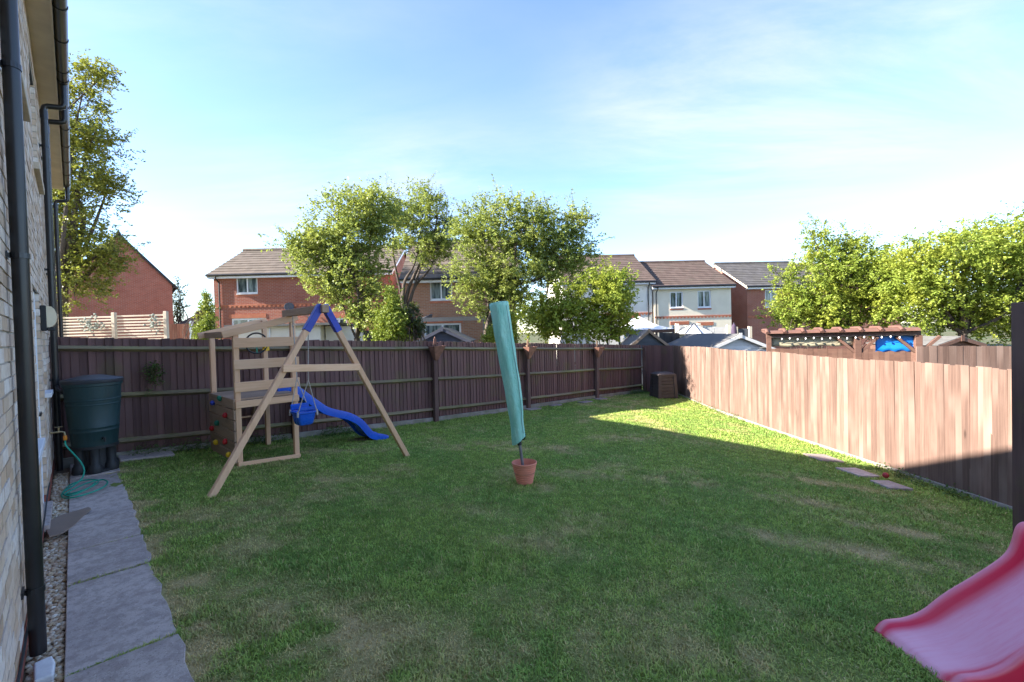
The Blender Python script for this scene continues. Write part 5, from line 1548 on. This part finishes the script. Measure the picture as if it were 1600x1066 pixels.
# fences of the garden beyond
def plainfence(label, px0, px1, py, Y0, Y1, mat, name='neighbour_fence', pitch=0.12):
    a = at(px0, py, Y0); b = at(px1, py, Y1); d = b-a; L = math.hypot(d.x, d.y)
    f_ = thing(name, label, 'fence', (a.x, a.y, GB), math.atan2(d.y, d.x))
    mbb = MB(); mbb.add([(0,-0.007,0),(pitch+.012,-0.003,0),(pitch+.012,0.008,0),(0,0.010,0),(0,-0.007,1),(pitch+.012,-0.003,1),(pitch+.012,0.008,1),(0,0.010,1)], [(0,3,2,1),(4,5,6,7),(0,1,5,4),(1,2,6,5),(2,3,7,6),(3,0,4,7)])
    me_ = mbb.mesh('board', M[mat])
    n = int(L/pitch)
    for i in range(n):
        z = a.z-GB + (b.z-a.z)*i/n + random.uniform(-.008,.008)
        o = link('board', me_, f_, (i*pitch, random.uniform(-.003,.003), 0), R(-2.5)); o.scale = (1,1,z)
    for z in (0.4, 1.4):
        mb = MB(); mb.bar((0,0.05,z),(L,0.05,z),0.06,0.07); mb.build('rail', M['post'], f_)
    return f_
plainfence('pale brown fence across the neighbouring garden right of the pergola', 1432, 1640, 541.0, 9.7, 9.3, 'fencer')
plainfence('shaded brown fence seen beneath the pergola beam', 1203, 1425, 545, 13.6, 12.4, 'trim')
M['dkfence'] = wood('dark_far_fence', (0.05,0.045,0.045), (0.035,0.032,0.032), (0.06,0.055,0.05), 'z')
plainfence('dark fence behind the trunks of the middle hawthorns', 528, 640, 516, 18.5, 19.2, 'dkfence', pitch=0.14)
plainfence('dark grey fence beside the white gazebo', 1030, 1066, 520, 20.2, 20.0, 'dkfence', pitch=0.14)

# satellite dish on the red brick house
dp = at(452, 480, YA-0.12)
ds = thing('satellite_dish', 'small dark satellite dish on the wall of the red brick house', 'dish', (dp.x, dp.y, dp.z), R(20))
mb = MB(); mb.lathe([(0.001,0.0),(0.12,0.012),(0.20,0.035),(0.24,0.055),(0.235,0.058),(0.12,0.018),(0.001,0.006)], 18, cap=False)
o = mb.build('reflector', M['anth'], ds, smooth=True); o.rotation_euler = (R(70), 0, 0)
mb = MB(); mb.bar((0,0.02,0),(0,0.22,-0.1),0.04,0.04); mb.build('bracket', M['anth'], ds)
mb = MB(); mb.tube([(0,-0.02,-0.2),(0.0,-0.30,-0.05)], 0.012, 6); mb.box(-0.03,0.03,-0.34,-0.28,-0.08,0.0); mb.build('arm', M['anth'], ds)
# ------------------------------------------------------------------ trees and shrubs
M['bark'] = plain('bark', (0.115,0.085,0.065), (0.065,0.05,0.04), 7, 0.95, 0.8, stretch=(3,3,0.6), bd=0.02)
M['leafa'] = foliage('hawthorn_leaf', (0.21,0.285,0.08), (0.42,0.49,0.15), (0.44,0.48,0.13), 0.5)
M['leafb'] = foliage('bright_leaf', (0.23,0.33,0.055), (0.41,0.49,0.085), (0.42,0.46,0.07), 0.5)
M['leafo'] = foliage('oak_leaf', (0.19,0.20,0.045), (0.32,0.325,0.075), (0.29,0.29,0.05))
M['leafc'] = foliage('golden_conifer', (0.13,0.20,0.025), (0.26,0.31,0.04), (0.20,0.26,0.03), 0.25)
M['leafd'] = foliage('dark_leaf', (0.035,0.055,0.025), (0.06,0.085,0.04), (0.05,0.07,0.03), 0.2)
M['weed'] = foliage('weed_leaf', (0.06,0.115,0.030), (0.11,0.18,0.05), (0.09,0.15,0.04), 0.3)
def leaves(cent, spread, per, size, r, aspect=0.6, upbias=0.5):
    """cent (K,3), spread (K,) -> quads of leaves gathered round the centres"""
    K = len(cent)
    n = K*per
    c = np.repeat(cent, per, 0); s_ = np.repeat(spread, per)[:,None]
    p = c + r.normal(0, 1, (n,3))*s_*np.array((1,1,0.7))
    nv = r.normal(0, 1, (n,3)); nv[:,2] = np.abs(nv[:,2]) + upbias
    nv /= np.linalg.norm(nv, axis=1)[:,None]
    t = np.cross(nv, r.normal(0, 1, (n,3))); t /= np.linalg.norm(t, axis=1)[:,None]+1e-9
    b = np.cross(nv, t)
    L = size*r.uniform(0.6, 1.35, n)[:,None]
    droop = nv*L*0.18
    V = np.stack([p-t*L, p+b*L*aspect-droop*0, p+t*L-droop, p-b*L*aspect], 1).reshape(-1, 3)
    F = np.arange(n*4).reshape(n, 4)
    return V, F, np.repeat(np.clip(r.random(n)*0.75 + np.repeat(r.random(K), per)*0.35, 0, 1), 4)
def tree(name, label, base, blobs, leafmat, clumps, per, lsize, seed, stems, fork=0.33, sprigs=0, group=None, trunk_r=0.12, spread=0.28, cat='tree', sprig_len=0.9, upbias=0.5, dens_gap=0.0):
    """blobs: (dx,dy,z,rx,ry,rz) in metres about the base; stems: number of trunks"""
    r = np.random.default_rng(seed)
    t = thing(name, label, cat, base, 0, group)
    vol = np.array([b[3]*b[4]*b[5] for b in blobs])**0.75; vol = vol/vol.sum()
    C = []; S = []
    for b, v in zip(blobs, vol):
        k = max(4, int(round(clumps*v)))
        d = r.normal(0, 1, (k,3)); d /= np.linalg.norm(d, axis=1)[:,None]
        rad = r.random(k)**0.42
        p = d*rad[:,None]*np.array(b[3:6]) + np.array(b[:3])
        C.append(p); S.append(np.full(k, spread)*r.uniform(0.6, 1.25, k))
    C = np.concatenate(C); S = np.concatenate(S)
    if dens_gap:
        g = np.sin(C[:,0]*2.3+seed)*np.sin(C[:,1]*2.1+1.3*seed)*np.sin(C[:,2]*2.6+0.7*seed)
        kp = g > -1 + dens_gap*0.9
        C = C[kp]; S = S[kp]
    ok = C[:,2] > 0.15; C = C[ok]; S = S[ok]
    # trunks and limbs
    mb = MB(); limbs = []
    zmin = min(b[2]-b[5] for b in blobs); zmax = max(b[2]+b[5] for b in blobs)
    order = sorted(range(len(blobs)), key=lambda i: -vol[i])
    fz = fork*zmax
    fx = np.array((np.average([q[0] for q in blobs])*fork*0.6, np.average([q[1] for q in blobs])*fork*0.6, fz)) + np.array((r.normal(0, 0.06), r.normal(0, 0.06), 0))
    if fork > 0.15:
        tp_ = catmull([(0,0,-0.15), fx*0.5+np.array((r.normal(0,0.05), 0, 0)), fx], 5)
        mb.tube(tp_, [trunk_r*(1.25-0.25*i/(len(tp_)-1)) for i in range(len(tp_))], 10)
    for k in range(stems):
        b = blobs[order[k % len(blobs)]]
        a0 = fx*0.985 if fork > 0.15 else np.array([r.uniform(-.12,.12)*stems**0.5, r.uniform(-.12,.12), -0.1])
        tip = np.array(b[:3]) + np.array((r.uniform(-.3,.3)*b[3], r.uniform(-.3,.3)*b[4], b[5]*r.uniform(0.5, 0.85)))
        span = np.linalg.norm(tip-a0)
        m1 = a0*0.65 + tip*0.35 + r.normal(0, 0.07, 3)*span; m2 = a0*0.3 + tip*0.7 + r.normal(0, 0.06, 3)*span
        pts = catmull([a0, m1, m2, tip], 7)
        rr_ = trunk_r*(r.uniform(0.55, 0.85) if stems > 1 else 0.95)
        mb.tube(pts, [max(0.008, rr_*(1-0.93*(i/(len(pts)-1))**0.8)) for i in range(len(pts))], 9)
        limbs += [(np.array(p), rr_*(1-0.93*(i/(len(pts)-1))**0.8)) for i, p in enumerate(pts) if i > 2]
    LP = np.array([l[0] for l in limbs]); LR = np.array([l[1] for l in limbs])
    sel = r.permutation(len(C))[:min(len(C), 260)]
    for i in sel:
        d = np.linalg.norm(LP - C[i] + np.array((0,0,0.35))*np.linalg.norm(LP-C[i],axis=1)[:,None]*0.5, axis=1)
        j = int(np.argmin(d)); a = LP[j]; L = np.linalg.norm(C[i]-a)
        mid = (a+C[i])/2 + r.normal(0, 0.08*L+0.01, 3) + np.array((0,0,0.06*L))
        r0_ = min(LR[j]*0.6, 0.012+0.014*L)
        mb.tube(catmull([a, mid, C[i]], 3), [r0_*(1-0.75*q/6) for q in range(7)], 5, False)
    VV = []; FF = []; RR = []; o_ = 0
    # every clump is a handful of leafy sprays pointing outwards
    ns = 5; nl = max(3, per//ns)
    ctr = np.array([np.array(b[:3]) for b in blobs]); wts = np.array([b[3:6] for b in blobs])
    dd = np.linalg.norm((C[:,None,:]-ctr[None])/wts[None], axis=2); own = ctr[np.argmin(dd, 1)]
    outd = C - own; outd /= np.linalg.norm(outd, axis=1)[:,None] + 1e-6
    SC = np.repeat(C, ns, 0) + r.normal(0, 1, (len(C)*ns, 3))*np.repeat(S, ns)[:,None]*0.75
    sd_ = np.repeat(outd, ns, 0)*0.7 + r.normal(0, 0.75, (len(SC), 3)) + np.array((0,0,0.15))
    sd_ /= np.linalg.norm(sd_, axis=1)[:,None]
    ln = np.repeat(S, ns)*r.uniform(1.0, 2.6, len(SC))
    u_ = r.uniform(-0.4, 1.0, (len(SC), nl))
    PC = (SC[:,None,:] + sd_[:,None,:]*(u_*ln[:,None])[:,:,None]).reshape(-1, 3)
    V, F, rn = leaves(PC, np.full(len(PC), lsize*0.75), 1, lsize, r, upbias=upbias); VV.append(V); FF.append(F); RR.append(rn); o_ += len(V)
    # long leafy shoots that break the outline
    for k in range(sprigs):
        b = blobs[r.integers(len(blobs))]
        d = r.normal(0, 1, 3); d[2] = abs(d[2])*1.1+0.15; d /= np.linalg.norm(d)
        s0 = np.array(b[:3]) + d*np.array(b[3:6])*0.8
        dr = d*np.array((0.8,0.8,1)) + r.normal(0, 0.25, 3); dr /= np.linalg.norm(dr)
        L = sprig_len*r.uniform(0.4, 1.15)
        P_ = [s0 + dr*L*q/5 + np.array((0,0,-0.10*L*(q/5)**2)) + r.normal(0, 0.02, 3) for q in range(6)]
        mb.tube(P_, [0.011*(1-0.8*q/5) for q in range(6)], 4, False)
        cc = np.array([P_[0] + (np.array(P_[-1])-P_[0])*u for u in np.linspace(0.05, 1.0, 9)])
        V, F, rn = leaves(cc, np.full(9, 0.055), 6, lsize*0.85, r); VV.append(V); FF.append(F+o_); RR.append(rn); o_ += len(V)
    tk = mb.build('trunk', M['bark'], t, smooth=True, fix=False)
    me = np_mesh('crown', np.concatenate(VV), np.concatenate(FF), M[leafmat], {'rnd': np.concatenate(RR)})
    link('crown', me, t)
    return t
def pxblobs(Y, base, lst):
    """crown lobes: (px, py, half width px, half height px, dY, half depth m) -> metres about base"""
    out_ = []
    for (px, py, hw_, hh, dY, rd) in lst:
        p = at(px, py, Y+dY); k = (Y+dY)/FPX
        out_.append((p.x-base[0], p.y-base[1], p.z-base[2], hw_*k, rd, hh*k))
    return out_
def tbase(px, Y, z=-0.7): 
    p = at(px, 540, Y); return (p.x, p.y, z)
G1 = 'hawthorn trees behind the back fence'
b = tbase(563, 14.2)
tree('hawthorn_tree', 'dark leaved hawthorn behind the climbing frame, leftmost of the middle trees', b, pxblobs(14.2, b, [(540,355,62,58,0,1.0),(500,395,52,35,0.2,0.8),(470,383,34,14,-0.2,0.4),(560,420,45,48,0,0.9),(575,480,38,42,0,0.7),(585,335,40,40,0.4,0.9),(520,455,34,22,0,0.5),(505,440,30,10,0,0.4)]),
     'leafa', 560, 85, 0.040, 4, 4, sprigs=34, group=G1, trunk_r=0.085, spread=0.17, sprig_len=0.8)
b = tbase(626, 18.6)
tree('hawthorn_tree', 'airy hawthorn with forked trunk beside the golden conifer', b, pxblobs(18.6, b, [(645,335,50,48,0,1.0),(680,350,40,42,0.2,0.9),(615,330,30,30,0,0.7),(650,390,48,26,0,0.8),(690,385,26,30,0,0.6)]),
     'leafa', 330, 85, 0.042, 4, 5, sprigs=40, group=G1, trunk_r=0.13, spread=0.17, sprig_len=1.1, dens_gap=0.55)
b = tbase(745, 17.0)
tree('hawthorn_tree', 'large bright hawthorn directly behind the clothes airer', b, pxblobs(17.0, b, [(800,352,66,48,0,1.2),(850,370,58,42,0.2,1.1),(745,365,42,42,0,0.9),(900,350,26,26,0,0.6),(810,420,70,44,0,1.2),(735,440,32,62,0,0.6),(868,420,48,34,0.3,1.0),(790,465,40,50,0.2,0.9),(905,395,26,30,0,0.6)]),
     'leafa', 820, 85, 0.042, 6, 6, sprigs=60, group=G1, trunk_r=0.11, spread=0.18, sprig_len=0.8)
b = tbase(920, 15.9)
tree('leafy_shrub', 'tall pale green shrub over the fence between airer and gazebo', b, pxblobs(15.9, b, [(930,470,52,46,0,0.8),(880,490,48,42,0,0.8),(965,490,26,34,0,0.6),(960,450,30,30,0.2,0.6),(840,500,36,30,0,0.6),(915,515,75,20,0,0.8)]),
     'leafb', 400, 85, 0.046, 4, 7, sprigs=40, trunk_r=0.05, spread=0.17, cat='shrub', fork=0.05, sprig_len=0.6)
G2 = 'hawthorns beyond the side fence'
b = tbase(1330, 17.5)
tree('hawthorn_tree', 'pale hawthorn with upright sprays behind the pergola', b, pxblobs(17.5, b, [(1290,440,66,52,0,1.2),(1340,430,60,52,0.2,1.2),(1270,490,64,32,0,1.0),(1350,490,62,36,0,1.1),(1240,485,36,30,0,0.7),(1390,450,40,50,0,0.9),(1275,385,20,26,0,0.4),(1330,385,30,20,0,0.5)]),
     'leafb', 720, 85, 0.044, 6, 8, sprigs=46, group=G2, trunk_r=0.09, spread=0.19, sprig_len=0.8)
b = tbase(1275, 17.5)
r_ = tree('upright_shoots', 'thin upright leafy shoots rising left of the pale hawthorn', b, pxblobs(17.5, b, [(1276,372,8,36,0,0.2),(1292,355,5,20,0,0.15),(1320,368,8,22,0,0.2),(1208,430,5,26,0,0.2),(1235,440,12,22,0,0.3)]), 'leafb', 46, 22, 0.045, 2, 9, sprigs=5, trunk_r=0.03, spread=0.10, cat='shrub', fork=0.05, sprig_len=0.5)
b = tbase(1500, 15.5)
tree('hawthorn_tree', 'big yellow green hawthorn at the right edge behind neighbouring fence', b, pxblobs(15.5, b, [(1470,410,75,48,0,1.5),(1540,400,70,52,0.2,1.5),(1590,385,48,50,0,1.2),(1430,430,50,45,0,1.1),(1450,470,60,36,0.2,1.2),(1530,470,75,36,0,1.3),(1600,450,60,60,0,1.3),(1580,500,60,30,0.3,1.1),(1480,505,60,26,0.4,1.0),(1660,420,70,80,0,1.5)]),
     'leafb', 1250, 85, 0.043, 7, 10, sprigs=60, group=G2, trunk_r=0.12, spread=0.19, sprig_len=0.6)
b = tbase(96, 19.0, -0.3)
tree('oak_tree', 'tall olive green tree rising beside the near house gutter', b, pxblobs(19.0, b, [(125,130,42,34,0,1.2),(165,120,22,20,0,0.7),(110,200,52,52,0,1.5),(160,225,28,30,0,0.9),(130,290,50,50,0,1.5),(165,300,26,36,0,0.9),(120,370,48,45,0,1.4),(160,400,40,30,0,1.0),(125,440,45,40,0,1.3),(180,400,22,20,0,0.6),(70,250,60,120,0.4,1.8),(40,350,60,110,0.4,1.8)]),
     'leafo', 900, 75, 0.052, 6, 12, sprigs=40, trunk_r=0.2, spread=0.24, sprig_len=0.9)
def conifer(label, px, top, bot, half, Y, seed, mat='leafc', n=220, name='conifer'):
    b = tbase(px, Y)
    lst = []
    for k in range(7):
        u = k/6; lst.append((px + (k % 3-1)*half*0.1, bot+(top-bot)*(0.08+0.84*u), half*(1-0.78*u**1.3), (bot-top)*0.11, 0, half*(1-0.78*u**1.3)*Y/FPX))
    return tree(name, label, b, pxblobs(Y, b, lst), mat, n, 34, 0.030, seed, 1, trunk_r=0.06, fork=0.05, spread=0.085, cat='conifer', sprigs=8, sprig_len=0.22, upbias=0.0)
conifer('golden green conical conifer beside the forked hawthorn trunk', 612, 452, 532, 29, 12.5, 31, n=330)
conifer('small rounded golden conifer left of the red brick house', 323, 498, 530, 17, 14.0, 32, n=120)
conifer('thin pale conifer rising left of the red brick house', 322, 456, 500, 14, 17.0, 33, n=110)
conifer('small golden conifer just left of the airer cover', 766, 514, 536, 9, 14.5, 34, n=60)
conifer('slim golden conifer just right of the airer cover', 799, 490, 538, 8, 14.5, 35, n=80)
b = tbase(640, 12.8)
tree('bay_shrub', 'dark leaved shrub right of the golden conifer', b, pxblobs(12.8, b, [(644,497,12,22,0,0.3),(650,515,12,18,0,0.3)]), 'leafd', 60, 20, 0.045, 2, 41, trunk_r=0.025, spread=0.08, cat='shrub', fork=0.05, sprigs=4, sprig_len=0.3)
b = tbase(312, 15.5)
tree('seeded_shrub', 'small brownish round headed shrub left of the red brick house', b, pxblobs(15.5, b, [(311,494,9,11,0,0.2)]), 'leafo', 26, 14, 0.03, 1, 42, trunk_r=0.02, spread=0.06, cat='shrub', fork=0.05)
b = tbase(279, 38.0)
tree('distant_tree', 'thin hazy distant tree beside the gable house', b, pxblobs(38.0, b, [(279,465,9,26,0,0.5),(277,485,10,16,0,0.5)]), 'leafd', 60, 10, 0.07, 1, 43, trunk_r=0.06, spread=0.2, sprigs=10, sprig_len=1.0)
# weeds along the foot of the fences
r = np.random.default_rng(77)
cc = []; ss = []
def weedline(fn, n, hmax):
    for _ in range(n):
        p = fn(r.random()); g = ground_z(p[0], p[1])
        h = hmax*r.random()**1.8
        cc.append((p[0]+r.normal(0,0.03), p[1]+r.normal(0,0.03), g+0.02+h)); ss.append(0.045)
def seg(a, b_, off): return lambda u: tuple(F0 + FD*(a+(b_-a)*u) - FN*(off + abs(r.normal(0, 0.05))))
weedline(seg(-5.3, -3.2, 0.12), 120, 0.14); weedline(seg(-2.6, -1.9, 0.15), 60, 0.16); weedline(seg(7.6, 8.9, 0.15), 60, 0.12)
weedline(lambda u: (gp(990+75*u, 612)[0]+r.normal(0,.1), gp(990+75*u, 612)[1]+r.normal(0,.1)), 90, 0.18)
weedline(lambda u: (5.66-abs(r.normal(0,0.06)), 5.6+1.6*u), 60, 0.08)
weedline(lambda u: (5.62-abs(r.normal(0,0.05)), 11+4.5*u), 60, 0.10)
for _ in range(46):      # plant growing through the fence behind the water butt
    q_ = F0 + FD*(-5.02 + r.normal(0, 0.05)) - FN*(0.05 + abs(r.normal(0, 0.03))); cc.append((q_.x, q_.y, 1.18 + r.normal(0, 0.11))); ss.append(0.03)
V, F, rn = leaves(np.array(cc), np.array(ss), 12, 0.016, r, 0.6, 0.8)
me = np_mesh('weeds', V, F, M['weed'], {'rnd': rn})
tag(link('weeds', me), 'low green weeds growing along the foot of the fences', 'weeds', kind='stuff')
